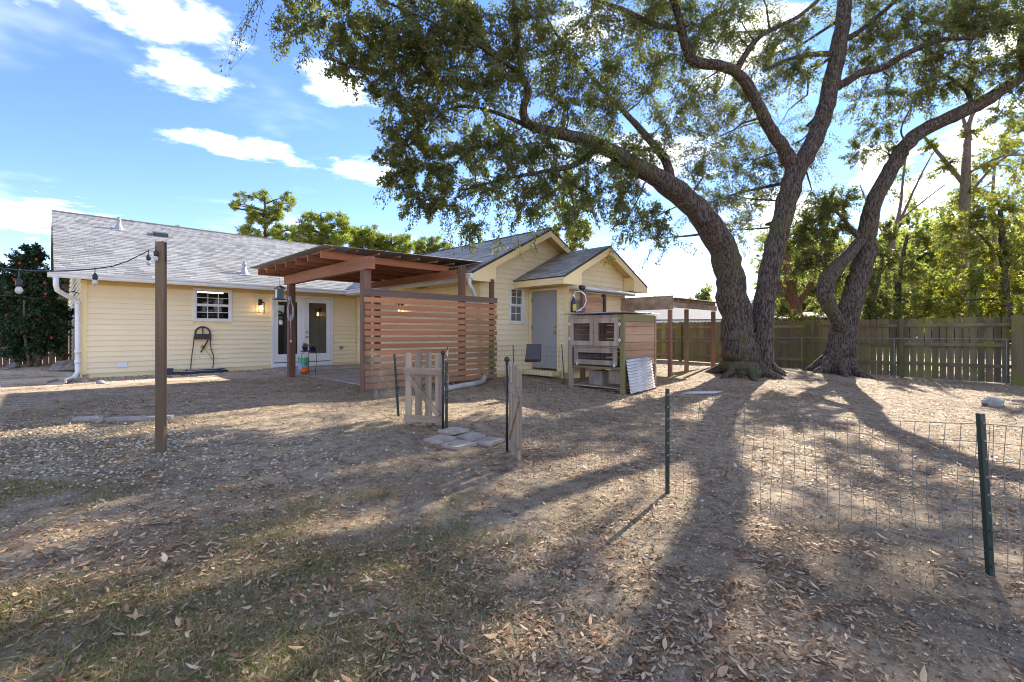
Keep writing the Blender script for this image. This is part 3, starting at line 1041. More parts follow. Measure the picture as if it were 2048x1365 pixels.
# --- wall lanterns: separate things fixed to the wall
def lantern(label, c, e, n, group=None):
    c, e, n = Vector(c), Vector(e), Vector(n)
    t = thing('wall_lantern', label, 'lantern', c, group)
    MB().box(c + n * .012 + UP * .16, e * .05, n * .012, UP * .09).build('backplate', M['black_metal'], t)
    f = MB()
    k = c + n * .11
    for i in (-1, 1):
        for j in (-1, 1):
            f.box(k + e * (.062 * i) + n * (.062 * j) + UP * .0, e * .006, n * .006, UP * .15)
    for zz in (-.15, .15):
        for i in (-1, 1):
            f.box(k + e * (.062 * i) + UP * zz, e * .0062, n * .0682, UP * .006)
            f.box(k + n * (.062 * i) + UP * zz, e * .0558, n * .0062, UP * .0058)
    f.box(k + UP * .162, e * .055, n * .055, UP * .008)
    f.build('cage', M['black_metal'], t)
    MB().box(c + n * .055 + UP * .185, e * .012, n * .055, UP * .012).build('arm', M['black_metal'], t)
    MB().tube([k + UP * .155, k + UP * .07], .016, 8).build('socket', M['black_metal'], t)
    MB().lathe(k - UP * .075, [(0.008, 0), (0.026, .02), (0.034, .05), (0.03, .09), (0.014, .125), (0.012, .145)], 12).build('bulb', M['bulb_lit'], t, True)
    return t


lantern('lit black cage lantern beside the french doors', H(3.87, -0.028, 2.08), AX, -PX)
lantern('lit black cage lantern behind the slat screen', H(S_IN - .028, -2.9, 2.06), -PX, -AX)
# dark barn light on the far gable end, seen under the eave corner
bl = thing('barn_light', 'small dark barn light under the eave at the left house corner', 'lamp', H(-0.028, 1.2, 2.30))
MB().tube([H(0.0, 1.2, 2.34), H(-0.12, 1.2, 2.40), H(-0.22, 1.2, 2.36), H(-0.24, 1.2, 2.30)], .012, 8).build('arm', M['black_metal'], bl, True)
MB().lathe(H(-0.24, 1.2, 2.18), [(.12, 0), (.115, .03), (.06, .09), (.03, .12), (.025, .14)], 14).build('lamp_shade', M['black_metal'], bl, True)
# ------------------------------------------------------------------ pergola with slat screen
pg = thing('pergola', 'red stained patio pergola with sheet metal roof', 'pergola', H(3.7, -6.78, 0.2))


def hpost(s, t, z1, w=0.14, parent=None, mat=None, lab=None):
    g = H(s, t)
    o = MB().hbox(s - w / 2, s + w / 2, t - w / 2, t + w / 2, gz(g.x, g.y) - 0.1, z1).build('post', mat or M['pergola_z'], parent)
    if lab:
        o['label'] = lab
    return o


Z_BB, Z_BT = 2.545, 2.775
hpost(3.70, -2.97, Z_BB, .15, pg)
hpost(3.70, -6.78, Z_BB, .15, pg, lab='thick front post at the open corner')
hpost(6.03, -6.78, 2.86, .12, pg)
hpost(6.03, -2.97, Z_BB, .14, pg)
MB().hbox(3.63, 3.77, -7.02, -2.68, Z_BB + .001, Z_BT).build('beam', M['pergola_p'], pg)
MB().hbox(5.95, 6.06 - .1, -6.70, -2.6, 2.60, Z_BT).build('beam', M['pergola_p'], pg)
for i, t in enumerate(np.linspace(-6.15, -2.45, 7)):
    MB().hbox(3.10, 6.12, t - .019, t + .019, Z_BT + .001, Z_BT + .141).build('joist', M['pergola'], pg)
for s in np.linspace(3.22, 6.05, 7):
    z = Z_BT + .142
    MB().hbox(s - .019, s + .019, -6.46, -2.22, z, z + .038).build('purlin', M['pergola_p'], pg)


def corrugated(name, o, e, f, L, D, mat, parent, pitch=0.066, amp=0.009, th=0.002, origin=None):
    """wavy sheet: ribs run along f, waves across e"""
    o, e, f = Vector(o), Vector(e).normalized(), Vector(f).normalized()
    n = e.cross(f).normalized()
    if n.z < 0:
        n = -n
    nx = max(8, int(L / pitch * 6))
    m = MB()
    vs = []
    for i in range(nx + 1):
        x = L * i / nx
        h = amp * math.sin(2 * math.pi * x / pitch)
        for (y, k) in ((0, 0), (D, 0), (D, 1), (0, 1)):
            vs.append(o + e * x + f * y + n * (h + th * k))
    fs = []
    for i in range(nx):
        b = i * 4
        for k in range(4):
            fs.append((b + k, b + (k + 1) % 4, b + 4 + (k + 1) % 4, b + 4 + k))
    fs += [(0, 1, 2, 3), tuple(nx * 4 + k for k in (3, 2, 1, 0))]
    m.add(vs, fs)
    return m.build(name, mat, parent, True, origin=origin)


zs = Z_BT + .142 + .038 + .012
corrugated('roof_sheet', H(3.0, -6.53, zs), PX, (AX + UP * 0.022), 4.42, 3.86, M['tin_dark'], pg, 0.09, 0.010)

scr = thing('slat_screen', 'tall privacy screen of horizontal cedar slats at the patio edge', 'screen', H(5.3, -6.86, 0.2))
hpost(6.93, -6.78, 2.62, .09, scr)
NS = 15
for i in range(NS):
    zt = 2.165 - i * 0.1262
    if i == 0:
        MB().hbox(3.62, 7.02, -6.885, -6.858, zt - .115, zt + .012).build('top_rail', plain('grey_brown_rail', (0.20, 0.125, 0.09), (0.13, 0.085, 0.065), 0.85, 3.0, 0.3, 20, stretch=GRAIN_A), scr)
        continue
    j = random.uniform(-.004, .004)
    split = 6.03
    MB().hbox(3.63 + random.uniform(0, .02), split - .002, -6.88, -6.858, zt - .092 + j - .02, zt + j - .02).build('slat', M['slat'] if i < 10 else M['slat_mossy'], scr)
    MB().hbox(split + .002, 7.01 + random.uniform(-.02, .02), -6.88, -6.858, zt - .092 + j - .02, zt + j - .02).build('slat', M['slat'] if i < 3 else M['slat_mossy'], scr)

# things hanging on the pergola
cb = MB()
a0 = P(582, 600, 11.45)
cord = thing('coiled_cord', 'pale coiled cord hung on the red pergola post', 'cord', H(3.62, -3.06, 2.0))
c0 = H(3.64, -3.065, 2.12)
MB().lathe(c0, [(0.028, 0), (0.045, .02), (0.05, .07), (0.035, .12), (0.012, .14)], 12).build('timer_box', M['lead'], cord, True)
for k in range(3):
    w = .06 + .02 * k
    pts = [c0 + AX * (w * math.sin(an)) * .8 + UP * (-.20 - .22 * math.cos(an) - .03 * k) - PX * (.012 + .004 * k) for an in np.linspace(-3.0, 3.0, 20)]
    MB().tube(pts, .006, 6).build('loop', M['pvc'], cord, True)
MB().tube([c0 - UP * .3, c0 - UP * .7 + AX * .02, c0 - UP * .95 + AX * .02], .005, 6).build('tail', M['pvc'], cord, True)
MB().lathe(c0 - UP * 1.01 + AX * .02, [(.006, 0), (.018, .015), (.018, .05), (.006, .06)], 8).build('plug', M['white'], cord, True)

bf = thing('bird_feeder', 'small house-shaped bird feeder hanging from the pergola', 'bird feeder', H(3.22, -3.25, 2.25))
q = P(559, 588, 11.2)
MB().tube([q + UP * .17, q + UP * .62], .003, 5).build('hanger', M['black_metal'], bf)
MB().box(q, AX * .07, PX * .07, UP * .12).build('hopper', plain('teal_panel', (0.10, 0.17, 0.16), (0.08, 0.14, 0.13), 0.5), bf)
MB().box(q - AX * .0725, AX * .002, PX * .05, UP * .10).build('seed_window', M['white'], bf)
for sg in (-1, 1):
    MB().prism([q + UP * .185 - PX * .1, q + UP * .185 + PX * .1, q + UP * .11 + PX * .1 + AX * .11 * sg, q + UP * .11 - PX * .1 + AX * .11 * sg], UP * .012).build('roof_panel', M['plastic_black'], bf)
MB().box(q - UP * .132, AX * .12, PX * .12, UP * .011).build('tray', M['plastic_black'], bf)

# ------------------------------------------------------------------ patio
pt = thing('patio', 'grey paver patio below the pergola', 'patio', H(5, -3, 0.25))
# raised slab by the doors, then rows of pavers towards the yard
MB().hbox(3.95, S_IN - .01, -1.75, -0.012, 0.05, 0.295).build('slab', M['concrete'], pt)
z0 = 0.268
for i in range(6):
    for j in range(11):
        s_a = 4.08 + i * 0.46
        t_a = -6.62 + j * 0.44
        g = H(s_a + .2, t_a + .2)
        jz = random.uniform(-.006, .006)
        MB().hbox(s_a, s_a + .45, t_a, t_a + .43, 0.06, z0 + jz).build('paver', M['paver'], pt)
for i in range(3):
    MB().hbox(3.92 - .62 * (i + 1), 3.93 - .62 * i - .02, -1.5, -.9, .1, .262 + random.uniform(-.004, .004)).build('paver', M['paver'], pt)
    MB().hbox(3.92 - .62 * (i + 1), 3.93 - .62 * i - .02, -.88, -.3, .1, .262 + random.uniform(-.004, .004)).build('paver', M['paver'], pt)

# plant stand, pots, bag and pumpkin on the patio
ps = thing('plant_stand', 'thin black wire plant stand on the patio edge', 'plant stand', Vector((0, 0, 0)))
pc = G(618, 752)
pc.z = 0.272
ps.location = pc
ORIG[ps.name] = Vector(pc)
top_z = 0.62
MB().lathe(pc + UP * (top_z - .02), [(.19, 0), (.205, .01), (.205, .02), (.19, .025)], 20).build('tray', M['black_metal'], ps)
for k in range(3):
    an = 2 * math.pi * k / 3 + .9
    d = Vector((math.cos(an), math.sin(an), 0))
    MB().tube([pc + d * .10 + UP * (top_z - .02), pc + d * .20 + UP * (top_z - .09), pc + d * .20 + UP * .30, pc + d * .17 + UP * .06, pc + d * .19 + UP * .008, pc + d * .225 + UP * .02], .007, 6).build('leg', M['black_metal'], ps, True)


def pot(c, r, h, mat, label, leafmat, nl, spread):
    t = thing('potted_plant', label, 'potted plant', c)
    MB().lathe(c, [(r * .7, 0), (r * .8, h * .3), (r, h * .92), (r * 1.06, h * .93), (r * 1.06, h), (r * .9, h), (r * .88, h * .9)], 14).build('pot', mat, t, True)
    V, F = [], []
    for k in range(nl):
        an, el = random.uniform(0, 6.28), random.uniform(.3, 1.4)
        d = Vector((math.cos(an) * math.cos(el), math.sin(an) * math.cos(el), math.sin(el)))
        b0 = Vector((random.uniform(-.4, .4) * r, random.uniform(-.4, .4) * r, h))
        L = spread * random.uniform(.6, 1.1)
        sd = d.cross(UP).normalized() * (L * .16)
        b = len(V)
        V += [tuple(b0), tuple(b0 + d * L * .55 + sd), tuple(b0 + d * L - UP * L * .15), tuple(b0 + d * L * .55 - sd)]
        F += [(b, b + 1, b + 2, b + 3)]
    link('foliage', fast_mesh('foliage', np.array(V), np.array(F)), leafmat, t)
    return t


pot(pc + UP * (top_z + .005) + Vector((-.10, 0, 0)), .075, .10, M['plastic_brown'], 'brown pot of purple-grey leaves on the plant stand', leaf_mat('purple_leaves', [(0, (.16, .12, .18)), (1, (.42, .40, .46))], .2), 60, .13)
pot(pc + UP * (top_z + .005) + Vector((.09, .02, 0)), .085, .08, plain('blue_glaze', (0.02, 0.03, 0.10), (0.015, 0.02, 0.07), 0.25), 'dark blue pot with small green plant on the plant stand', M['yard_leaf'], 30, .11)
bag = thing('plastic_bag', 'tall green and blue plastic bag standing behind the pumpkin', 'bag', G(607, 748))
bc = G(607, 748)
bc.z = .275
bag.location = bc
ORIG[bag.name] = Vector(bc)
for (za, zb, w0, w1, mt) in ((0, .24, .15, .13, plain('blue_bag_plastic', (0.10, 0.28, 0.55), (0.25, 0.45, 0.65), 0.3, 8.0, tint=(0.08, 0.35, 0.16), tscale=7.0)), (.241, .40, .13, .15, plain('green_bag_plastic', (0.03, 0.30, 0.12), (0.08, 0.42, 0.14), 0.3, 8.0))):
    m = MB()
    rings = []
    for k in range(5):
        f = k / 4
        w = w0 + (w1 - w0) * f
        z = za + (zb - za) * f
        rings.append([bc + Vector((w * math.cos(a) * (1 + .1 * math.sin(3 * a + k)), .07 * math.sin(a) * (1 - .5 * z), z + .02 * math.sin(2 * a) * f)) for a in np.linspace(0, 2 * math.pi, 15)[:-1]])
    vs = [p for r in rings for p in r]
    fs = [(i * 14 + k, i * 14 + (k + 1) % 14, (i + 1) * 14 + (k + 1) % 14, (i + 1) * 14 + k) for i in range(4) for k in range(14)]
    m.add(vs, fs)
    m.build('bag_body' if za == 0 else 'bag_top', mt, bag, True)
pk = G(613, 750)
pk.z = .275
pk.x += .02
pk.y -= .16
pm = thing('toy_pumpkin', 'orange jack-o-lantern pail on its side in front of the plastic bag', 'pumpkin', pk)
m = MB()
rings = []
r0 = .115
for k in range(9):
    th = math.pi * k / 8
    rings.append([pk + UP * r0 * .9 + Vector((r0 * math.sin(th) * math.cos(a) * (1 - .07 * abs(math.cos(4 * a))) * 1.05, r0 * math.sin(th) * math.sin(a), -r0 * .88 * math.cos(th))) for a in np.linspace(0, 2 * math.pi, 33)[:-1]])
vs = [p for r in rings for p in r]
fs = [(i * 32 + k, i * 32 + (k + 1) % 32, (i + 1) * 32 + (k + 1) % 32, (i + 1) * 32 + k) for i in range(8) for k in range(32)]
m.add(vs, fs)
m.build('shell', M['pumpkin'], pm, True)
for (dx, dz, w, h) in ((-.055, .12, .018, .016), (-.075, .06, .014, .014), (-.02, .07, .012, .01)):
    cc = pk + Vector((dx, -math.sqrt(max(0, r0 ** 2 - dx ** 2 - (dz - r0 * .9) ** 2)) + .004, dz))
    MB().prism([cc + Vector((-w, -.006, -h)), cc + Vector((w, -.006, -h)), cc + Vector((0, -.006, h))], Vector((0, .02, 0))).build('face_mark', M['plastic_black'], pm)

# ------------------------------------------------------------------ hose hanger, hose and tray at the wall
hh = thing('hose_hanger', 'dark hose hanger with looped hose on the cream wall', 'hose hanger', H(2.42, -0.03, 1.2))
hs, hz = 2.42, 1.20
m = MB()
arc = [H(hs + .17 * math.cos(a), -.06, hz + .14 + .17 * math.sin(a)) for a in np.linspace(0, math.pi, 14)]
m.tube([H(hs + .17, -.06, hz)] + arc + [H(hs - .17, -.06, hz)], .022, 8)
m.build('hoop', M['plastic_brown'], hh, True)
MB().hbox(hs - .19, hs + .19, -.115, -.03, hz - .03, hz + .12).build('bracket', M['plastic_brown'], hh)
MB().hbox(hs - .012, hs + .012, -.075, -.05, hz + .12, hz + .30).build('spoke', M['plastic_brown'], hh)
MB().tube([H(hs - .2, -.09, hz + .05), H(hs - .22, -.09, hz - .2), H(hs - .25, -.10, .8), H(hs - .29, -.13, .40), H(hs - .30, -.16, .30)], .012, 8).build('hose', M['plastic_black'], hh, True)
MB().tube([H(hs + .17, -.09, hz), H(hs + .19, -.09, hz - .3), H(hs + .25, -.10, .72), H(hs + .24, -.12, .50), H(hs + .20, -.18, .30)], .012, 8).build('hose', M['plastic_black'], hh, True)
MB().tube([H(hs + .12, -.11, hz - .03), H(hs + .02, -.12, hz - .25), H(hs - .06, -.12, hz - .38)], .018, 8).build('spray_wand', M['plastic_black'], hh, True)
MB().tube([H(hs - .02, -.04, hz - .24), H(hs + .06, -.10, hz - .30), H(hs + .17, -.12, hz - .5), H(hs + .22, -.12, .62)], .008, 6).build('feed_hose', plain('lime_hose', (0.30, 0.42, 0.03), (0.25, 0.36, 0.03), 0.4), hh, True)
MB().lathe(H(hs - .02, -.027, hz - .22), [(.03, 0), (.03, .02), (.015, .03), (.015, .07), (.03, .075), (.03, .09)], 10, -PX).build('tap', M['brass'], hh, True)
tr = thing('tray', 'black plastic tray of hoses on the ground below the hanger', 'tray', H(2.3, -.3, .26))
zt = gz(H(2.3, -.3).x, H(2.3, -.3).y)
m = MB()
m.hbox(1.72, 2.95, -.42, -.12, zt, zt + .02)
for (a, b, c, d) in ((1.72, 2.95, -.42, -.405), (1.72, 2.95, -.135, -.12), (1.72, 1.735, -.405, -.135), (2.935, 2.95, -.405, -.135)):
    m.hbox(a, b, c, d, zt + .021, zt + .075)
m.build('pan', M['plastic_black'], tr)
for k in range(5):
    pts = [H(2.35 + .45 * math.cos(a) + .03 * k, -.27 + .10 * math.sin(a), zt + .05 + .018 * k + .01 * math.sin(3 * a)) for a in np.linspace(0, 5.5, 24)]
    MB().tube(pts, .012, 6).build('hose_coil', M['plastic_black'] if k % 2 else M['lead'], tr, True)
tb = thing('toolbox', 'small navy plastic box at the left of the hose tray', 'box', H(1.62, -.30, zt))
MB().hbox(1.40, 1.70, -.40, -.20, zt, zt + .15).build('box_body', plain('navy_plastic', (0.02, 0.025, 0.06), (0.025, 0.03, 0.07), 0.4), tb)
MB().hbox(1.39, 1.71, -.41, -.19, zt + .151, zt + .185).build('lid', plain('navy_lid', (0.025, 0.03, 0.07), (0.02, 0.025, 0.06), 0.4), tb)

# ------------------------------------------------------------------ left corner: splash block, bed edging, mulch rocks
sb = MB()
a = H(-.28, -.52, 0)
za = gz(a.x, a.y)
sb.prism([H(-.20, -.48, za - .02), H(-.42, -.40, za - .02), H(-.62, -1.1, za - .02), H(-.34, -1.22, za - .02)], UP * 0.05)
for (p0, p1) in ((H(-.19, -.48, za + .05), H(-.33, -1.22, za + .05)), (H(-.43, -.40, za + .05), H(-.63, -1.1, za + .05))):
    sb.bar(p0, p1, .03, .05)
tag(sb.build('splash_block', M['concrete'], None, origin=H(-.4, -.8, za)), 'pale concrete splash block below the downspout elbow', 'splash block')
kerb = MB()
k0, k1 = P(-60, 763, 12.2), P(152, 747, 11.9)
k0.z = gz(k0.x, k0.y)
k1.z = gz(k1.x, k1.y)
kerb.bar(k0 + UP * .03, k1 + UP * .03, .16, .14)
tag(kerb.build('bed_edging', M['concrete'], None, origin=k0), 'straight concrete edging of the mulch bed by the house', 'edging')


def rock(c, rx, ry, rz, label, mat=None, seed=0, name='rock', group=None):
    rn = random.Random(seed)
    m = MB()
    n, k = 10, 7
    vs = []
    for i in range(k):
        th = math.pi * i / (k - 1)
        for j in range(n):
            a = 2 * math.pi * j / n
            f = rn.uniform(.78, 1.12)
            vs.append(Vector(c) + Vector((rx * math.sin(th) * math.cos(a) * f, ry * math.sin(th) * math.sin(a) * f, rz * (-math.cos(th)) * f + rz * .55)))
    fs = [(i * n + j, i * n + (j + 1) % n, (i + 1) * n + (j + 1) % n, (i + 1) * n + j) for i in range(k - 1) for j in range(n)]
    m.add(vs, fs)
    o = m.build(name, mat or M['rock'], None, origin=c)
    return tag(o, label, 'rock', group)


rk = G(1985, 812)
rock(rk, .20, .14, .10, 'pale flat-topped rock on the ground near the right fence', seed=3)
b1 = P(135, 728, 12.3)
rock(Vector((b1.x, b1.y, gz(b1.x, b1.y))), .42, .36, .24, 'grey boulder in the mulch bed at the house corner', plain('grey_boulder', (0.26, 0.23, 0.20), (0.14, 0.125, 0.11), 0.95, 8.0, 0.7, 30), 5)
b2 = P(28, 728, 13.0)
rock(Vector((b2.x, b2.y, gz(b2.x, b2.y))), .16, .14, .10, 'small grey rock under the camellia at the picture edge', plain('grey_rock', (0.24, 0.22, 0.20), (0.15, 0.14, 0.13), 0.95, 8.0, 0.7, 30), 8)
r3 = G(202, 768)
rock(r3, .09, .07, .05, 'small pale rock at the foot of the long wall', seed=9)
# old edging half buried in the yard
for k, (u0, v0, u1, v1, lab) in enumerate(((150, 842, 205, 840, 'short piece of buried concrete edging left of the light post'), (212, 843, 345, 838, 'long piece of buried concrete edging behind the light post'))):
    m = MB()
    p0, p1 = G(u0, v0), G(u1, v1)
    m.bar(p0 + UP * .0, p1 + UP * .0, .12, .09)
    tag(m.build('edging_stone', M['concrete'], None, origin=p0), lab, 'edging', 'half-buried edging in the yard')
rock(G(197, 845), .08, .06, .05, 'grey stone lying between the two buried edging pieces', M['concrete'], 12)

# ------------------------------------------------------------------ light post with string lights
pp = G(322, 905)
lp = thing('light_post', 'tall square wooden post standing alone in the yard', 'post', pp)
e1 = Vector((math.cos(R(18)), math.sin(R(18)), 0))
e2 = Vector((-e1.y, e1.x, 0))
ztop = CAM_H + (HV - 485) / FPX * pp.y
MB().box(Vector((pp.x, pp.y, (ztop + pp.z - .15) / 2)), e1 * .038, e2 * .038, UP * ((ztop - pp.z + .15) / 2)).build('shaft', M['treated'], lp)
MB().tube([Vector((pp.x, pp.y, ztop)) + e1 * .05 - e2 * .02, Vector((pp.x, pp.y, ztop - .10)) + e1 * .058 - e2 * .05, Vector((pp.x, pp.y, ztop - .20)) + e1 * .055 - e2 * .04], .006, 6).build('hook_wire', M['black_metal'], lp, True)
sgl = thing('string_lights', 'black string light cable with hanging bulbs swooping to the post', 'string lights', Vector((pp.x, pp.y, ztop)))
top_p = Vector((pp.x, pp.y, ztop)) + e1 * .03 - e2 * .055
# the cable comes from beyond the left picture edge, closer to the camera
cable_px = [(331, 487, 5.24), (295, 503, 5.0), (255, 523, 4.75), (225, 533, 4.55), (190, 538, 4.35), (140, 542, 4.05), (90, 543, 3.75), (40, 541, 3.5), (0, 537, 3.3), (-60, 528, 3.05), (-160, 505, 2.75)]
cpts = [P(*q) for q in cable_px]
MB().tube([top_p] + cpts, .0055, 6).build('cable', M['plastic_black'], sgl, True)


def string_bulb(pt_, drop, tilt=(0, 0)):
    pt_ = Vector(pt_)
    b = pt_ - UP * drop + Vector((tilt[0], tilt[1], 0))
    MB().tube([pt_ + UP * .012, b + UP * .05], .004, 5).build('drop_wire', M['plastic_black'], sgl)
    s = MB().lathe(b, [(.016, 0), (.02, .008), (.02, .04), (.012, .052), (.008, .06)], 10).build('bulb_socket', M['plastic_black'], sgl, True)
    MB().lathe(b - UP * .062, [(.003, .006), (.013, .011), (.021, .025), (.022, .036), (.017, .052), (.012, .062)], 12).build('bulb', M['bulb_off'], s, True)


for i, q in enumerate(((38, 541, 3.48), (190, 538, 4.35), (297, 502, 5.0))):
    string_bulb(P(*q), .10 + .02 * (i == 0))
string_bulb(top_p - UP * .06 - e1 * .055, .09)

# ------------------------------------------------------------------ wooden gates and their posts
def gate(label, p0, p1, z_lo, h, hinge_side, brace):
    p0, p1 = Vector(p0), Vector(p1)
    t = thing('picket_gate', label, 'gate', p0, 'low picket gates of the pen')
    d = (p1 - p0)
    d.z = 0
    L = d.length
    d.normalize()
    nrm = Vector((d.y, -d.x, 0))
    if nrm.y > 0:
        nrm = -nrm
    base = Vector((p0.x, p0.y, (p0.z + p1.z) / 2 + z_lo))
    w = .088
    for k in range(4):
        x = w / 2 + (L - w) * k / 3
        c = base + d * x
        hh_ = h + (.01, .03, .02, .0)[k]
        c2 = .022
        poly = [c - d * (w / 2), c + d * (w / 2), c + d * (w / 2) + UP * (hh_ - c2), c + d * (w / 2 - c2) + UP * hh_, c - d * (w / 2 - c2) + UP * hh_, c - d * (w / 2) + UP * (hh_ - c2)]
        MB().prism(poly, nrm * .018).build('picket', M['greywood'], t)
    for zz in (.075, h - .23):
        c = base + nrm * .0285 + UP * zz
        MB().box(c + d * (L / 2), d * (L / 2 + .012), nrm * .010, UP * .045).build('rail', M['greywood_x'], t)
    a = base + nrm * .0285 + d * (.03 if brace > 0 else L - .03) + UP * (h - .29)
    b = base + nrm * .0285 + d * (L - .03 if brace > 0 else .03) + UP * .125
    MB().bar(a, b, .020, .07, nrm.cross(b - a)).build('brace', M['greywood'], t)
    return t


gl0, gl1 = G(812, 850), G(884, 857)
gate('picket gate standing open on the left, facing the camera', gl0, gl1, .03, .93, 1, 1)
gr0 = G(1021, 902)
gr1 = gr0 + Vector((.115, -.54, 0))
gr1.z = gz(gr1.x, gr1.y)
gate('picket gate standing open on the right, seen edge-on', gr0, gr1, .03, .92, 0, -1)


def ball_post(u, v, vtop, label):
    g = G(u, v)
    h = CAM_H - (vtop - HV) / FPX * g.y
    t = thing('gate_post', label, 'post', g, 'ball-topped gate posts')
    MB().tube([g - UP * .1, Vector((g.x, g.y, h - .05))], .014, 8).build('shaft', M['black_metal'], t, True)
    MB().lathe(Vector((g.x, g.y, h - .06)), [(.014, 0), (.02, .004), (.02, .012), (.010, .018), (.028, .036), (.032, .052), (.028, .068), (.010, .083), (0, .086)], 12).build('ball', M['black_metal'], t, True)
    return t


ball_post(886, 860, 705, 'black ball-topped post at the camera-facing gate')
ball_post(1014, 905, 718, 'black ball-topped post at the edge-on gate')


def t_post(u, v, vtop, label, lean=0.0, w=.035):
    g = G(u, v)
    h = CAM_H - (vtop - HV) / FPX * g.y
    top = Vector((g.x + lean, g.y, h))
    t = thing('fence_post', label, 'post', g, 'green steel fence posts')
    d = (top - g).normalized()
    m = MB()
    c = (g - d * .1 + top) / 2
    L = (top - g).length / 2 + .05
    sx = Vector((1, 0.25, 0)).normalized()
    sy = d.cross(sx).normalized()
    m.box(c, sx * (w / 2), sy * .003, d * L)
    m.box(c + sy * .016, sx * .003, sy * .013, d * L)
    m.build('shaft', M['green_steel'], t)
    n = int((top - g).length / .1)
    for k in range(n):
        MB().box(top - d * (.05 + .1 * k) - sy * .006, sx * .008, sy * .003, d * .006).build('stud', M['green_steel'] if k > 5 else M['galv'], t)
    return t, g, top


_, tpa, tpa_t = t_post(797, 833, 709, 'green steel post left of the camera-facing gate', -.06)
_, tpb, tpb_t = t_post(1335, 988, 778, 'green steel post in mid-yard right of the gates', 0.0)
_, tpc, tpc_t = t_post(1984, 1152, 828, 'leaning green steel post at the right, nearest the camera', -.055, .038)
_, tpd, tpd_t = t_post(893, 860, 695 + 30, 'green steel post close behind the camera-facing gate', 0.0)
_, tpe, tpe_t = t_post(896, 775, 694, 'thin green steel post before the slat screen', -.01, .02)
_, tpf, tpf_t = t_post(1028, 770, 691, 'thin green steel post before the cream gable wall', -.02, .02)
_, tpg, tpg_t = t_post(1129, 772, 689, 'thin dark steel post beside the rabbit hutch', -.06, .02)


def wire_fence(name, label, pts, h, nh, sp, rad, sag=0.03, parent_loc=None):
    """welded wire: pts are ground points; nh horizontal wires, uprights every sp"""
    t = thing(name, label, 'wire fence', pts[0])
    V, F = [], []

    def wire(a, b, r):
        a, b = Vector(a), Vector(b)
        d = (b - a).normalized()
        e = d.orthogonal().normalized()
        f = d.cross(e)
        i = len(V)
        for q in (a, b):
            for k in range(3):
                an = 2.094 * k
                V.append(tuple(q + (e * math.cos(an) + f * math.sin(an)) * r))
        for k in range(3):
            F.append((i + k, i + (k + 1) % 3, i + 3 + (k + 1) % 3, i + 3 + k))
    for a, b in zip(pts[:-1], pts[1:]):
        a, b = Vector(a), Vector(b)
        L = (b - a).length
        n = max(2, int(L / sp))
        def at(f, z):
            q = a + (b - a) * f
            q.z = gz(q.x, q.y)
            s_ = math.sin(math.pi * f)
            return q + UP * (z - sag * s_ * (z / h)) + Vector((0.012 * math.sin(9 * f + 7 * z), 0.010 * math.sin(7 * f + 3 * z), 0))
        for k in range(n + 1):
            f = k / n
            zs_ = [0.02 + (h - .02) * j / 4 for j in range(5)]
            for z0_, z1_ in zip(zs_[:-1], zs_[1:]):
                wire(at(f, z0_), at(f, z1_), rad * .9)
        m = max(4, int(L / .5))
        for j in range(nh):
            z = 0.03 + (h - .03) * j / (nh - 1)
            for k in range(m):
                wire(at(k / m, z), at((k + 1) / m, z), rad)
    org = np.array(ORIG[t.name])
    link('mesh_wire', fast_mesh('mesh_wire', np.array(V) - org, np.array(F)), M['galv'], t, False, 'stuff')
    return t


pB = H(3.60, -6.98)
pB.z = gz(pB.x, pB.y)
right_out = tpc + Vector((2.2, -0.75, 0))
wire_fence('wire_fence', 'welded wire fence from the patio post to the camera-facing gate', [pB, tpa, G(884, 859)], .84, 9, .055, .0021, .02)
wire_fence('wire_fence', 'welded wire fence crossing the yard right of the gates', [G(1020, 902), tpb, tpc, right_out], .84, 9, .065, .0020, .05)
wire_fence('wire_fence', 'welded wire fence along the house behind the pen', [tpd, tpe, tpf, tpg], .86, 9, .055, .0021, .02)
# slumped loose piece of wire on the ground
wp = [G(985, 768), G(1012, 790)]
loose = thing('wire_offcut', 'slumped offcut of wire mesh on the ground behind the right gate', 'wire mesh', wp[0])
V, F = [], []
mm = MB()
o0 = G(962, 770)
for k in range(10):
    f = k / 9
    a = o0 + Vector((.05 + .07 * k, -.05, .30 - .12 * f))
    b = o0 + Vector((.30 + .07 * k, -.55, .03))
    mm.tube([a, (a + b) / 2 + UP * .06, b], .0025, 3, False)
for k in range(5):
    f = k / 4
    a = o0 + Vector((.05 + .25 * f, -.05 - .5 * f, .30 - .27 * f + .05 * math.sin(3.1 * f)))
    mm.tube([a, a + Vector((.35, 0, -.05)), a + Vector((.66, 0, -.12 * (1 - f)))], .0025, 3, False)
mm.build('mesh_wire', M['galv'], loose)

# dark feeder tray hooked on the wire
q = P(1068, 705, 9.7)
ft = thing('feed_trough', 'dark brown plastic trough hooked over the wire before the grey door', 'trough', q)
d1 = Vector((.98, -.15, 0)).normalized()
d2 = Vector((.15, .98, 0)).normalized()
MB().prism([q - d1 * .15 + UP * .17 - d2 * .02, q + d1 * .15 + UP * .17 - d2 * .02, q + d1 * .125 - UP * .14 - d2 * .12, q - d1 * .16 - UP * .14 - d2 * .12], d2 * .015).build('front_panel', M['plastic_brown'], ft)
MB().prism([q - d1 * .15 + UP * .17, q - d1 * .18 - UP * .20 - d2 * .10, q - d1 * .18 - UP * .20 + d2 * .08, q - d1 * .15 + UP * .17 + d2 * .08], d1 * .012).build('end_panel', M['plastic_brown'], ft)
MB().prism([q - d1 * .18 - UP * .20 - d2 * .10, q + d1 * .08 - UP * .20 - d2 * .10, q + d1 * .08 - UP * .14 - d2 * .13, q - d1 * .18 - UP * .14 - d2 * .13], d2 * .18).build('lip', M['plastic_brown'], ft)
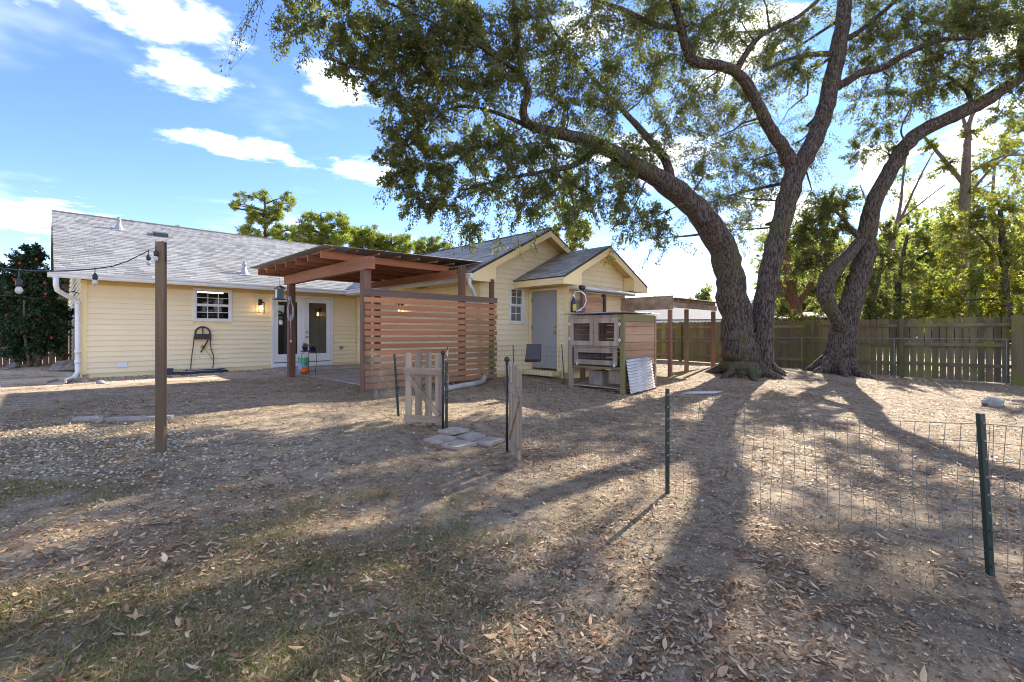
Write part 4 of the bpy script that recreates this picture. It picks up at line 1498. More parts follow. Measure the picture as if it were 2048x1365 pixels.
MB().prism([q - d1 * .15 + UP * .17 + d2 * .066, q + d1 * .15 + UP * .17 + d2 * .066, q + d1 * .13 - UP * .2 + d2 * .066, q - d1 * .17 - UP * .2 + d2 * .066], d2 * .012).build('back_panel', M['plastic_brown'], ft)

# corrugated drain pipe on the ground
dp = [P(888, 779, 9.2), P(905, 770, 9.5), P(935, 764, 10.0), P(950, 766, 10.2), P(965, 758, 10.6), P(970, 752, 10.7)]
for q in dp:
    q.z = gz(q.x, q.y) + .05
dp[-1].z += .10
rads, pts2 = [], []
for i in range(60):
    f = i / 59 * (len(dp) - 1)
    k = min(int(f), len(dp) - 2)
    pts2.append(dp[k].lerp(dp[k + 1], f - k))
    rads.append(.05 if i % 2 else .058)
tag(MB().tube(pts2, rads, 10).build('drain_pipe', plain('dirty_white_pipe', (0.50, 0.47, 0.42), (0.34, 0.31, 0.27), 0.6, 5.0), None, True, origin=dp[0]), 'white corrugated drain pipe lying along the slat screen', 'drain pipe')

# stepping pavers between the gates
sp_px = [[(745, 1030), (945, 970), (1100, 1015), (915, 1075)], [(890, 940), (1068, 900), (1230, 945), (1070, 988)], [(925, 1080), (1110, 1022), (1310, 1075), (1090, 1130)], [(1075, 992), (1245, 948), (1400, 1000), (1245, 1045)], [(1255, 1050), (1420, 1000), (1590, 1040), (1430, 1098)]]
labs = ['leftmost concrete stepping slab by the open gates', 'concrete stepping slab farthest from the camera', 'concrete stepping slab nearest the camera', 'middle concrete stepping slab of the five', 'concrete stepping slab beside the edge-on gate']
for quad, lab in zip(sp_px, labs):
    gp = [G(700 + x * 400 / 2048, 680 + y * 400 / 2048 + 1.5) for (x, y) in quad]
    cen = sum(gp, Vector()) / 4
    tilt = random.uniform(0, .010)
    q4 = [cen + (p - cen) * .955 for p in gp]
    m = MB().prism([Vector((p.x, p.y, cen.z - .01 + tilt * k)) for k, p in enumerate(q4)], UP * .036)
    tag(m.build('stepping_stone', M['paver'], None, origin=cen), lab, 'stepping stone', 'stepping slabs between the gates')

# ------------------------------------------------------------------ rabbit hutch
T0, T1, HS0, HS1 = -9.97, -8.57, 7.6, 8.92
gzh = .10
ZT = 1.72
hu = thing('rabbit_hutch', 'weathered wooden rabbit hutch with two meshed doors', 'hutch', H(HS0, T0, gzh))


def hb(name, s0_, s1_, t0_, t1_, z0_, z1_, mat):
    return MB().hbox(s0_, s1_, t0_, t1_, z0_, z1_).build(name, M[mat], hu)


for (s_, t_, mt) in ((HS0, T0, 'mossy_frame'), (HS0, T1 - .09, 'hutch'), (HS1 - .07, T0, 'hutch_plank'), (HS1 - .07, T1 - .09, 'hutch')):
    g = H(s_, t_)
    hb('leg', s_, s_ + .07, t_, t_ + .09, gz(g.x, g.y) - .05, ZT, mt)
# floors
hb('floor_board', HS0 + .02, HS1 - .02, T0 + .02, T1 - .02, .60, .625, 'hutch')
hb('floor_board', HS0 + .02, HS1 - .02, T0 + .02, T1 - .02, 1.03, 1.055, 'hutch')
# plank side, facing the camera's right
zc_ = .66
k = 0
for hgt in (.17, .16, .165, .155, .17, .10, .155):
    if zc_ + hgt > ZT + .04:
        hgt = ZT - zc_
    if hgt < .03:
        break
    o = hb('side_plank', HS0 + .072, HS1 - .072, T0 + .012 + random.uniform(-.003, .003), T0 + .035, zc_, zc_ + hgt - .006, 'mossy_frame' if zc_ > 1.55 else 'hutch_plank')
    zc_ += hgt
    k += 1
# back and far side
for zz in np.arange(.62, ZT - .05, .15):
    hb('back_plank', HS1 - .03, HS1 - .008, T0 + .09, T1 - .09, zz, zz + .144, 'hutch_plank')
    hb('side_plank', HS0 + .072, HS1 - .072, T1 - .03, T1 - .008, zz, zz + .144, 'hutch')
# front: rails
hb('front_rail', HS0 - .004, HS0 + .035, T0 + .092, T1 - .092, 1.655, 1.72, 'hutch')
hb('front_rail', HS0 - .004, HS0 + .035, T0 + .092, T1 - .092, 1.04, 1.075, 'hutch')
hb('front_rail', HS0 - .004, HS0 + .035, T0 + .092, T1 - .092, .60, .645, 'mossy_frame')


def hutch_door(t0_, t1_, z0_, z1_, w, label):
    m = MB()
    for (a, b, c, d) in ((t0_, t0_ + w, z0_, z1_), (t1_ - w, t1_, z0_, z1_), (t0_ + w, t1_ - w, z1_ - w, z1_), (t0_ + w, t1_ - w, z0_, z0_ + w)):
        m.hbox(HS0 - .032, HS0 - .008, a, b, c, d)
    o = m.build('door', M['hutch'], hu)
    o['label'] = label
    wr = MB()
    for zz in np.linspace(z0_ + w + .04, z1_ - w - .04, 4):
        wr.tube([H(HS0 - .012, t0_ + w, zz), H(HS0 - .012, t1_ - w, zz)], .0025, 4, False)
    for tt in np.arange(t0_ + w + .03, t1_ - w, .05):
        wr.tube([H(HS0 - .012, tt, z0_ + w), H(HS0 - .012, tt, z1_ - w)], .0012, 3, False)
    wr.build('mesh_wire', M['galv'], o)
    return o


tm = (T0 + T1) / 2
hutch_door(T0 + .10, tm - .008, 1.08, 1.65, .10, 'upper meshed hutch door next to the mossy corner')
hutch_door(tm + .008, T1 - .06, 1.08, 1.65, .10, 'upper meshed hutch door away from the corner')
hutch_door(T0 + .14, T1 - .18, .68, 1.03, .10, 'low flap door under the two meshed doors')
for (tt, zz) in ((T0 + .075, 1.52), (T0 + .075, 1.20), (T1 - .05, 1.54), (T1 - .05, 1.22)):
    m = MB()
    m.hbox(HS0 - .040, HS0 - .034, tt - .03, tt + .03, zz - .02, zz + .02)
    m.hbox(HS0 - .040, HS0 - .034, tt - .008, tt + .008, zz - .045, zz + .045)
    m.build('hinge', M['pvc'], hu)
for tt in (T0 + .2, T1 - .26):
    MB().prism([H(HS0 - .037, tt - .03, .655), H(HS0 - .037, tt + .03, .655), H(HS0 - .037, tt, .78)], AX * .004).build('hinge', M['pvc'], hu)
MB().tube([H(HS0 - .035, tm + .06, 1.36), H(HS0 - .045, tm, 1.365), H(HS0 - .035, tm - .07, 1.355)], .006, 6).build('latch', M['galv'], hu)
# nest box and pale stores on the lower shelf
hb('ramp_board', HS0 + .1, HS0 + .42, T0 + .12, T0 + .42, .30, .58, 'hutch')
MB().hbox(HS0 + .35, HS0 + .65, T0 + .75, T0 + 1.1, .22, .52).build('feed_bin', M['concrete'], hu)
hb('shelf_board', HS0 + .05, HS1 - .1, T0 + .05, T1 - .05, .20, .222, 'hutch')
# tin roof of the hutch
corrugated('roof_sheet', H(HS0 - .09, T0 - .05, ZT + .045), PX, AX + UP * .0, T1 - T0 + .1, HS1 - HS0 + .14, M['tin'], hu, .076, .011)
# loose tin leaning on the side
p0 = H(HS0 + .06, T0 - .12, 0)
p0.z = gz(p0.x, p0.y) + .03
lt = corrugated('tin_sheet', p0 + UP * .0, (PX * .10 + UP * .66).normalized(), (AX + UP * .045).normalized(), .68, .98, M['tin'], None, .062, .011, origin=p0)
tag(lt, 'whitish corrugated tin sheet leaning on the plank side of the hutch', 'tin sheet')
# sprayer bottle with hose on the hutch roof
q = P(1147, 622, 10.25)
q.z = ZT + .075
bt = thing('sprayer_bottle', 'dark bottle with yellow label and white hose on the hutch roof', 'bottle', q)
MB().lathe(q, [(.06, 0), (.064, .01), (.064, .20), (.055, .235), (.025, .30), (.02, .34)], 14).build('bottle_body', plain('dark_bottle', (0.012, 0.014, 0.03), (0.02, 0.02, 0.03), 0.25), bt, True)
MB().lathe(q + UP * .34, [(.022, 0), (.024, .02), (.012, .03), (.01, .045)], 10).build('cap', M['pvc'], bt, True)
lab_ = MB()
vs = []
for a in np.linspace(-1.9, -.5, 8):
    for zz in (.02, .17):
        vs.append(q + Vector((.0655 * math.cos(a), .0655 * math.sin(a), zz)))
lab_.add(vs, [(2 * i, 2 * i + 2, 2 * i + 3, 2 * i + 1) for i in range(7)])
lab_.build('label_wrap', plain('yellow_label', (0.60, 0.36, 0.02), (0.5, 0.3, 0.02), 0.4), bt)
hp = [q + UP * .37, q + Vector((.04, 0, .44)), q + Vector((.14, -.02, .46)), q + Vector((.24, -.04, .38)), q + Vector((.27, -.05, .24)), q + Vector((.22, -.05, .12)), q + Vector((.12, -.06, .05)), q + Vector((.09, -.06, .035))]
MB().tube(hp, .009, 8).build('hose', M['white'], bt, True)
MB().box(q + Vector((.11, -.06, .04)), Vector((.06, 0, .01)), Vector((0, .02, 0)), UP * .02).build('spray_head', M['lead'], bt)

# ------------------------------------------------------------------ lean-to and chicken run right of the bump-out
ln = thing('lean_to', 'shallow lean-to with corrugated edge on the bump-out wall', 'lean-to', H(9.0, -7.95, .2))
corrugated('roof_sheet', H(8.60, -8.22, 2.375), AX, (PX + UP * .10).normalized(), 2.6, .44, M['tin_dark'], ln, .076, .011)
MB().tube([H(8.72, -8.14, 2.45), H(11.05, -8.14, 2.43)], .042, 12).build('pipe', M['pvc'], ln, True)
MB().tube([H(8.60, -8.14, 2.452), H(8.73, -8.14, 2.45)], .055, 12).build('pipe_coupling', M['plastic_black'], ln, True)
for s_ in (8.72, 9.62):
    g = H(s_, -8.12)
    MB().hbox(s_ - .045, s_ + .045, -8.165, -8.075, gz(g.x, g.y) - .05, 2.34).build('post', M['plastic_brown'] if s_ > 9 else M['pergola_z'], ln)
for k in range(11):
    MB().hbox(8.77, 9.56, -8.13, -8.11, .4 + k * .17, .4 + k * .17 + .16).build('wall_plank', M['hutch_plank'], ln)
run = thing('chicken_run', 'open timber chicken run with flat roof beyond the hutch', 'chicken run', H(11.1, -9.2, .15))
RS0, RS1, RT0, RT1 = 11.09, 13.86, -9.19, -6.4


def rpost(s_, t_, w, z1_, mat):
    g = H(s_, t_)
    MB().hbox(s_ - w / 2, s_ + w / 2, t_ - w / 2, t_ + w / 2, gz(g.x, g.y) - .05, z1_).build('post', M[mat], run)


rpost(RS0, RT0, .09, 1.96, 'pergola_z')
rpost(12.05, RT0, .09, 2.0, 'treated')
rpost(RS1, RT0, .10, 2.0, 'pergola_z')
rpost(RS0, RT1, .09, 1.96, 'pergola_z')
rpost(RS1, RT1, .09, 2.0, 'pergola_z')
rpost(12.5, RT1, .09, 2.0, 'treated')
MB().hbox(RS0 - .05, RS0 - .012, RT0 - .10, RT1, 2.13, 2.33).build('beam', M['greywood_x'], run)
MB().hbox(RS0 - .075, RS0 - .052, RT0 - .12, RT1, 1.965, 2.15).build('beam', M['greywood_x'], run)
MB().hbox(RS0, RS1 + .15, RT0 - .045, RT0 - .01, 2.02, 2.16).build('beam', M['greywood_x'], run)
MB().hbox(RS0, RS1 + .15, RT1, RT1 + .04, 2.02, 2.16).build('beam', M['greywood_x'], run)
for s_ in np.linspace(RS0 + .4, RS1, 5):
    MB().hbox(s_ - .019, s_ + .019, RT0 - .05, RT1, 2.165, 2.25).build('rafter', M['greywood_x'], run)
corrugated('roof_sheet', H(RS0 + .02, RT0 - .12, 2.275), AX, PX, RS1 - RS0 + .2, RT1 - RT0 + .1, M['tin_dark'], run, .076, .011)
MB().hbox(RS0 + .05, RS1 - .05, RT0 - .02, RT0 + .02, .22, .30).build('sill_board', M['mossy_frame'], run)
# white sheet on the ground
g = G(1405, 787)
ws = MB().box(g + UP * .018, Vector((.36, .02, .0)), Vector((.16, .17, .0)), UP * .004)
tag(ws.build('panel', M['tin'], None, origin=g), 'flat pale sheet lying on the leaves before the big tree', 'sheet')

# ------------------------------------------------------------------ fences behind
FQ0 = Vector((13.05, 12.2, 0))


def fq(q, off=0.0):
    """point on the back fence line: q metres away from the right corner, off metres towards the camera side"""
    return FQ0 + PX * q - AX * off


bfence = thing('board_fence', 'mossy dog-eared board fence behind the oaks', 'fence', FQ0)
q = 0.14
pick = []
ZFT = 1.765
i = 0
while q < 11.4:
    w = random.uniform(.132, .142)
    gap = random.uniform(.012, .024) if q < 4.6 else random.uniform(.003, .008)
    c = fq(q + w / 2)
    zb = min(gz(c.x, c.y) + .03, .6)
    zt_ = ZFT + random.uniform(-.012, .012)
    ch = .025
    poly = [fq(q) + UP * zb, fq(q + w) + UP * zb, fq(q + w) + UP * (zt_ - ch), fq(q + w - ch) + UP * zt_, fq(q + ch) + UP * zt_, fq(q) + UP * (zt_ - ch)]
    MB().prism(poly, AX * .017).build('picket', M['fence'], bfence)
    q += w + gap
    i += 1
for (za, zb) in ((1.52, 1.61), (.98, 1.07), (.42, .51)):
    for k in range(5):
        a, b = k * 2.4, (k + 1) * 2.4 - .01
        m = MB().bar(fq(a, .022) + UP * ((za + zb) / 2), fq(min(b, 11.5), .022) + UP * ((za + zb) / 2), .036, zb - za)
        m.build('rail', M['fence_rail'], bfence)
for k in range(6):
    c = fq(k * 2.25 + .06, .09)
    w = .13 if k == 0 else .045
    z_ = 1.80 if k == 0 else 1.78
    if k == 0:
        c = fq(-.02, .10)
    MB().box(Vector((c.x, c.y, (z_ + gz(c.x, c.y) - .05) / 2)), AX * (w if k == 0 else .045), PX * w, UP * ((z_ - gz(c.x, c.y) + .05) / 2)).build('post', M['fence'], bfence)
# the fence turns the corner and runs on out of the picture
for k in range(14):
    a = FQ0 - AX * 0 + Vector((.16 + .16 * k, -.12 - .10 * k, 0))
    MB().box(a + UP * .9, Vector((.07, -.045, 0)), Vector((.006, .009, 0)), UP * .86).build('picket', M['fence'], bfence)

cl = thing('chain_link_fence', 'low chain-link fence in front of the mossy board fence', 'fence', fq(0, .4))
rail = [fq(qq, .36) + UP * 1.185 for qq in np.linspace(.1, 9.5, 12)]
MB().tube(rail, .010, 6).build('top_rail', M['galv'], cl, True)
for qq in (.2, 2.45, 4.8, 7.2, 9.4):
    c = fq(qq, .36)
    MB().tube([c + UP * (gz(c.x, c.y) - .05), c + UP * 1.185], .012, 6).build('post', M['galv'], cl, True)
V, F = [], []
for sg in (-1, 1):
    for qq in np.arange(-1.1, 10.6, .085):
        prev = None
        for k in range(6):
            z = .08 + (1.10) * k / 5
            xq = qq + sg * 1.10 * (k / 5) * .85
            if xq < .1 or xq > 9.5:
                prev = None
                continue
            c = fq(xq, .36 + .004 * sg)
            c.z = z + gz(c.x, c.y) * .6
            if prev is not None:
                b = len(V)
                dz = AX * .0012
                V += [tuple(prev + PX * .0013), tuple(prev - PX * .0013), tuple(c - PX * .0013), tuple(c + PX * .0013), tuple(prev + dz), tuple(c + dz)]
                F += [(b, b + 1, b + 2, b + 3), (b, b + 4, b + 5, b + 3), (b + 1, b + 4, b + 5, b + 2)]
            prev = c
link('mesh_wire', fast_mesh('mesh_wire', np.array(V) - np.array(ORIG[cl.name]), np.array(F)), M['galv'], cl, False, 'stuff')

# brown fence left of the house
lf = thing('side_fence', 'brown board fence with light gaps beyond the camellia', 'fence', P(100, 735, 15.3))
A0, A1 = P(150, 735, 15.4), P(-140, 735, 14.6)
A0.z = A1.z = 0
d = (A1 - A0)
L = d.length
d.normalize()
nn = Vector((d.y, -d.x, 0))
if nn.y > 0:
    nn = -nn
x = 0.0
while x < L:
    w = .155
    c = A0 + d * (x + w / 2)
    zt_ = 2.05 if x < .75 else 1.55
    MB().box(c + UP * ((zt_ + .25) / 2 + .02), d * (w / 2), nn * .009, UP * ((zt_ - .25) / 2)).build('picket', M['brownfence'], lf)
    x += w + (.022 if x > .5 else .03)
for zz in (.62, 1.30):
    MB().bar(A0 + UP * zz + nn * .03, A1 + UP * zz + nn * .03, .036, .09).build('rail', M['brownfence'], lf)
MB().bar(A0 + UP * 1.85 + nn * .03, A0 + d * .75 + UP * 1.85 + nn * .03, .036, .09).build('rail', M['brownfence'], lf)
for xx in (.32, 2.6, 4.6):
    MB().box(A0 + d * xx + nn * .095 + UP * (1.15 if xx < 1 else .9), d * .045, nn * .045, UP * (.95 if xx < 1 else .7)).build('post', M['brownfence'], lf)

# ------------------------------------------------------------------ neighbours beyond the back fence
nb = thing('neighbour_house', 'low house with grey roof and pale eave beyond the fence', 'house', P(1470, 640, 31))
c0, c1 = P(1395, 610, 30.5), P(1562, 610, 29.0)
zb_, zt_ = 1.9, 3.9
dd = (c1 - c0)
dd.z = 0
ln_ = dd.length
dd.normalize()
bk = Vector((-dd.y, dd.x, 0))
b0 = Vector((c0.x, c0.y, 0)) - dd * 9
LL = ln_ + 9
MB().box(b0 + dd * (LL / 2) + bk * 4.2 + UP * 1.1, dd * (LL / 2 - .4), bk * 3.8, UP * 1.2).build('wall', plain('tan_wall', (0.42, 0.36, 0.28), (0.36, 0.30, 0.24), 0.8), nb)
MB().bar(b0 + UP * 2.02, b0 + dd * LL + UP * 2.02, .04, .24).build('fascia', M['pvc'], nb)
for sg in (0, 1):
    e0 = b0 + bk * (8.4 * sg) + UP * 2.15
    rg = b0 + bk * 4.2 + UP * 3.55
    MB().prism([e0, e0 + dd * LL, rg + dd * LL, rg], UP * .08).build('roof', plain('brown_grey_shingles', (0.20, 0.185, 0.17), (0.15, 0.14, 0.13), 0.85, 6.0, 0.3, 20), nb)
sh = thing('garden_shed', 'low shed roof with lattice strip just beyond the fence', 'shed', P(1620, 640, 19.5))
s0_, s1_ = P(1548, 640, 20.5), P(1700, 640, 18.0)
s0_.z = s1_.z = 0
dd = (s1_ - s0_)
LL = dd.length
dd.normalize()
bk = Vector((-dd.y, dd.x, 0))
MB().box(s0_ + dd * (LL / 2) + bk * 1.2 + UP * .8, dd * (LL / 2 - .1), bk * 1.1, UP * .85).build('wall', M['brownfence'], sh)
MB().prism([s0_ + UP * 1.93 - bk * .1, s0_ + dd * LL + UP * 1.93 - bk * .1, s0_ + dd * LL + bk * 2.5 + UP * 2.25, s0_ + bk * 2.5 + UP * 2.25], UP * .05).build('roof', M['concrete'], sh)
lat = MB()
for sg in (-1, 1):
    for x in np.arange(0, LL - .2, .09):
        a = s0_ + dd * x + UP * (1.70 if sg > 0 else 1.92) - bk * (.02 + .01 * sg)
        lat.bar(a, a + dd * .22 + UP * (.22 * sg), .006, .02, bk)
lat.build('lattice', M['brownfence'], sh)

# pile of broken sticks by the edge-on gate
pl = thing('stick_pile', 'small pile of dry sticks at the foot of the edge-on gate', 'sticks', G(1080, 912))
c = G(1082, 910)
rs = random.Random(4)
for k in range(34):
    an = rs.uniform(-.5, .7) + (math.pi if rs.random() < .5 else 0)
    L = rs.uniform(.10, .34)
    a = c + Vector((rs.gauss(0, .12), rs.gauss(0, .07), 0))
    a.z = gz(a.x, a.y) + rs.uniform(.008, .06)
    b = a + Vector((math.cos(an) * L, math.sin(an) * L * .7, rs.uniform(-.02, .03)))
    b.z = max(b.z, gz(b.x, b.y) + .006)
    MB().tube([a, (a + b) / 2 + Vector((rs.gauss(0, .01), rs.gauss(0, .01), .004)), b], [.005, .0045, .002], 5).build('stick', M['grass_dead'], pl)
# ------------------------------------------------------------------ trees
def leaf_quads(C, D, L, W, rng, fold=0.25):
    """folded leaf: 4 points, two triangles, base at C, pointing along D"""
    n = len(C)
    D = D / np.maximum(np.linalg.norm(D, axis=1, keepdims=True), 1e-6)
    rnd = rng.normal(size=(n, 3))
    S = np.cross(D, rnd)
    S /= np.maximum(np.linalg.norm(S, axis=1, keepdims=True), 1e-6)
    N = np.cross(S, D)
    L = np.asarray(L).reshape(-1, 1)
    W = np.asarray(W).reshape(-1, 1)
    v0 = C
    v2 = C + D * L
    midp = C + D * (L * 0.48)
    v1 = midp + S * (W / 2) + N * (W * fold)
    v3 = midp - S * (W / 2) + N * (W * fold)
    V = np.stack([v0, v1, v2, v3], 1).reshape(-1, 3)
    b = np.arange(n)[:, None] * 4
    F = np.concatenate([b + np.array([[0, 1, 2]]), b + np.array([[0, 2, 3]])], 0)
    return V, F


class Tree:
    """trunk and limbs as one mesh, all leaves as another"""
    def __init__(s, seed, slim=1.0):
        s.slim = slim
        s.rng = np.random.default_rng(seed)
        s.rnd = random.Random(seed)
        s.wood = MB()
        s.C, s.D, s.L, s.W = [], [], [], []
        s.nodes = []      # points on limbs that branches may start from

    def limb(s, px, n=12, wob=0.05, flare=False):
        """px: (u, v, depth, width px)"""
        pts = [P(u, v, d) for (u, v, d, w) in px]
        rad = [w / 2 / FPX * d * s.slim for (u, v, d, w) in px]
        s.limb3(pts, rad, n, wob)

    def limb3(s, pts, rad, n=12, wob=0.05):
        # smooth by Catmull-Rom
        P_, R_ = [], []
        k = len(pts)
        for i in range(k - 1):
            p0, p1, p2, p3 = pts[max(i - 1, 0)], pts[i], pts[i + 1], pts[min(i + 2, k - 1)]
            for j in range(5):
                t = j / 5
                q = 0.5 * ((2 * p1) + (p2 - p0) * t + (2 * p0 - 5 * p1 + 4 * p2 - p3) * t * t + (3 * p1 - p0 - 3 * p2 + p3) * t ** 3)
                r = rad[i] + (rad[i + 1] - rad[i]) * t
                q = q + Vector((s.rnd.gauss(0, wob), s.rnd.gauss(0, wob), s.rnd.gauss(0, wob))) * r
                P_.append(q)
                R_.append(r * s.rnd.uniform(.95, 1.06))
        P_.append(pts[-1])
        R_.append(rad[-1])
        s.wood.tube(P_, R_, n)
        s.nodes += list(zip(P_, R_))

    def roots(s, c, r, n, h):
        """root flare: ridges that leave the trunk low down and sink into the soil"""
        for k in range(n):
            an = 2 * math.pi * (k + s.rnd.uniform(-.3, .3)) / n
            d = Vector((math.cos(an), math.sin(an), 0))
            q = []
            for (f, z) in ((.62, h), (.82, h * .5), (1.08, h * .2), (1.5, .04), (2.1, -.10)):
                p = c + d * r * f
                p.z = gz(p.x, p.y) + z
                q.append(p + Vector((s.rnd.gauss(0, .02), s.rnd.gauss(0, .02), 0)))
            w = r * s.rnd.uniform(.20, .34)
            s.wood.tube(q, [w * .55, w, w * .95, w * .7, w * .4], 9)

    def branch(s, a, b, r0, r1, n=5, bend=0.15):
        a, b = Vector(a), Vector(b)
        L = (b - a).length
        mid = (a + b) / 2 + Vector((s.rnd.gauss(0, bend), s.rnd.gauss(0, bend), abs(s.rnd.gauss(0, bend)))) * L * .6
        q1 = a.lerp(mid, .55) + Vector((s.rnd.gauss(0, .05), s.rnd.gauss(0, .05), 0)) * L
        q2 = mid.lerp(b, .5) + Vector((s.rnd.gauss(0, .05), s.rnd.gauss(0, .05), 0)) * L
        pts = [a, q1, mid, q2, b]
        s.wood.tube(pts, [r0 + (r1 - r0) * k / 4 for k in range(5)], n, False)
        return pts

    def clump(s, c, r, ntw, nleaf, leafL, leafW, droop=0.15, attach=True, flat=1.0, rmax=0.05):
        """leafy mass round c: a branch from the nearest limb, twigs, leaves along the twigs"""
        c = Vector(c)
        if attach and s.nodes:
            near = min(s.nodes, key=lambda q: (q[0] - c).length + (0.0 if q[0].z < c.z + .5 else .6 * (q[0].z - c.z)))
            bp = s.branch(near[0], c, min(near[1] * .5, .012 + .012 * (near[0] - c).length, rmax), .006, 5)
        else:
            bp = [c]
        starts = [bp[-1], bp[-1], bp[-2] if len(bp) > 1 else bp[-1]]
        for k in range(ntw):
            d = s.rng.normal(size=3)
            d /= np.linalg.norm(d)
            rr = r * s.rng.uniform(.45, 1.0) ** .6
            end = c + Vector((d[0] * rr, d[1] * rr, d[2] * rr * flat - droop * rr))
            st = starts[k % 3]
            st = st.lerp(end, s.rnd.uniform(0, .3))
            mid = (st + end) / 2 + Vector(s.rng.normal(0, .12 * r, 3)) + UP * .08 * r
            s.wood.tube([st, mid, end], [.006, .004, .0015], 3, False)
            t = s.rng.uniform(.15, 1.04, nleaf)[:, None]
            A, B_, E = np.array(st), np.array(mid), np.array(end)
            pts = (1 - t) ** 2 * A + 2 * t * (1 - t) * B_ + t * t * E
            pts = pts + s.rng.normal(0, .05 * max(r, .3), (nleaf, 3))
            dirs = (E - A)[None, :] / max(np.linalg.norm(E - A), 1e-3) * .8 + s.rng.normal(0, .75, (nleaf, 3)) + np.array([0, 0, -.25])
            s.C.append(pts)
            s.D.append(dirs)
            s.L.append(leafL * s.rng.uniform(.65, 1.25, nleaf))
            s.W.append(leafW * s.rng.uniform(.7, 1.2, nleaf))

    def strand(s, a, b, nleaf, leafL, leafW):
        a, b = Vector(a), Vector(b)
        mid = (a + b) / 2 + Vector(s.rng.normal(0, .06, 3))
        s.wood.tube([a, mid, b], [.005, .003, .0012], 3, False)
        t = s.rng.uniform(0, 1, nleaf)[:, None]
        pts = (1 - t) ** 2 * np.array(a) + 2 * t * (1 - t) * np.array(mid) + t * t * np.array(b) + s.rng.normal(0, .03, (nleaf, 3))
        s.C.append(pts)
        s.D.append(s.rng.normal(0, .6, (nleaf, 3)) + np.array([0, 0, -.7]))
        s.L.append(leafL * s.rng.uniform(.7, 1.2, nleaf))
        s.W.append(leafW * s.rng.uniform(.7, 1.2, nleaf))

    def finish(s, name, label, cat, base, wood_mat, leaf_mat_, group=None, crown='crown'):
        t = thing(name, label, cat, base, group)
        s.wood.build('trunk', wood_mat, t, True)
        if s.C:
            C, D = np.concatenate(s.C), np.concatenate(s.D)
            V, F = leaf_quads(C, D, np.concatenate(s.L), np.concatenate(s.W), s.rng)
            link(crown, fast_mesh(crown, V - np.array(base), F), leaf_mat_, t)
        s.count = sum(len(c) for c in s.C)
        return t


LQ = 1.0
# ---- the double-trunked oak
t1 = Tree(21, .69)
t1.limb([(1487, 772, 12.45, 134), (1486, 745, 12.5, 116), (1481, 712, 12.5, 101), (1477, 675, 12.5, 92), (1470, 620, 12.5, 84), (1458, 550, 12.4, 80), (1440, 490, 12.2, 77), (1402, 428, 11.9, 70), (1345, 377, 11.5, 62), (1272, 332, 11.0, 48), (1200, 292, 10.6, 40), (1130, 270, 10.3, 32), (1062, 252, 10.0, 26), (1046, 222, 9.9, 24), (1056, 182, 9.8, 22), (1044, 150, 9.7, 18), (1034, 80, 9.6, 15), (1026, -10, 9.4, 13), (1010, -90, 9.2, 8)], 14)
t1.limb([(1044, 150, 9.7, 16), (1000, 118, 9.3, 13), (940, 82, 9.0, 10), (860, 42, 8.6, 8), (780, 8, 8.3, 6), (690, -20, 8.0, 4)], 8)
t1.limb([(1130, 268, 10.3, 20), (1075, 262, 10.1, 15), (1010, 232, 9.9, 12), (940, 214, 9.7, 10), (890, 222, 9.5, 8), (850, 262, 9.3, 5)], 8)
t1.limb([(1200, 292, 10.6, 24), (1150, 330, 10.2, 16), (1080, 345, 9.9, 11), (1000, 360, 9.6, 8), (930, 380, 9.4, 5)], 8)
t1.limb([(1345, 377, 11.5, 34), (1330, 320, 11.6, 26), (1290, 270, 11.7, 20), (1240, 215, 11.6, 15), (1180, 150, 11.4, 12), (1120, 80, 11.2, 9), (1080, 10, 11.0, 6)], 8)
t1.limb([(1524, 770, 12.65, 92), (1520, 742, 12.65, 78), (1519, 715, 12.65, 70), (1523, 660, 12.65, 62), (1536, 560, 12.6, 57), (1556, 470, 12.6, 55), (1578, 390, 12.6, 55), (1592, 338, 12.6, 54)], 14)
t1.limb([(1592, 345, 12.6, 46), (1568, 300, 12.5, 38), (1538, 255, 12.3, 34), (1512, 202, 12.1, 31), (1480, 152, 11.9, 30), (1440, 131, 11.7, 28), (1392, 125, 11.6, 28), (1371, 92, 11.5, 26), (1362, 50, 11.4, 24), (1350, 12, 11.3, 20), (1330, -60, 11.1, 16)], 12)
t1.limb([(1362, 58, 11.4, 18), (1312, 50, 11.2, 16), (1246, 20, 10.9, 12), (1180, -5, 10.6, 8), (1110, -40, 10.2, 5)], 8)
t1.limb([(1472, 142, 11.9, 20), (1500, 96, 12.0, 17), (1528, 68, 12.0, 14), (1596, 34, 12.1, 11), (1645, -8, 12.2, 8)], 8)
t1.limb([(1592, 345, 12.6, 50), (1622, 292, 12.7, 47), (1647, 232, 12.8, 47), (1662, 170, 12.9, 46), (1678, 90, 13.0, 43), (1688, 20, 13.1, 38), (1690, -80, 13.2, 32), (1700, -180, 13.3, 20)], 12)
t1.limb([(1668, 178, 12.9, 26), (1688, 167, 12.8, 24), (1727, 144, 12.6, 22), (1765, 136, 12.5, 20), (1816, 106, 12.3, 17), (1886, 80, 12.0, 13), (1948, 78, 11.8, 8)], 8)
t1.limb([(1680, 84, 13.0, 18), (1720, 62, 13.0, 14), (1793, 0, 13.2, 11), (1850, -60, 13.4, 8)], 8)
t1.limb([(1662, 108, 12.9, 18), (1620, 110, 12.7, 13), (1575, 120, 12.4, 10), (1530, 140, 12.2, 7)], 8)
rb_ = P(1486, 745, 12.5)
t1.roots(Vector((rb_.x, 12.5, 0)), .50, 7, .55)
rb_ = P(1520, 742, 12.65)
t1.roots(Vector((rb_.x, 12.65, 0)), .36, 6, .45)
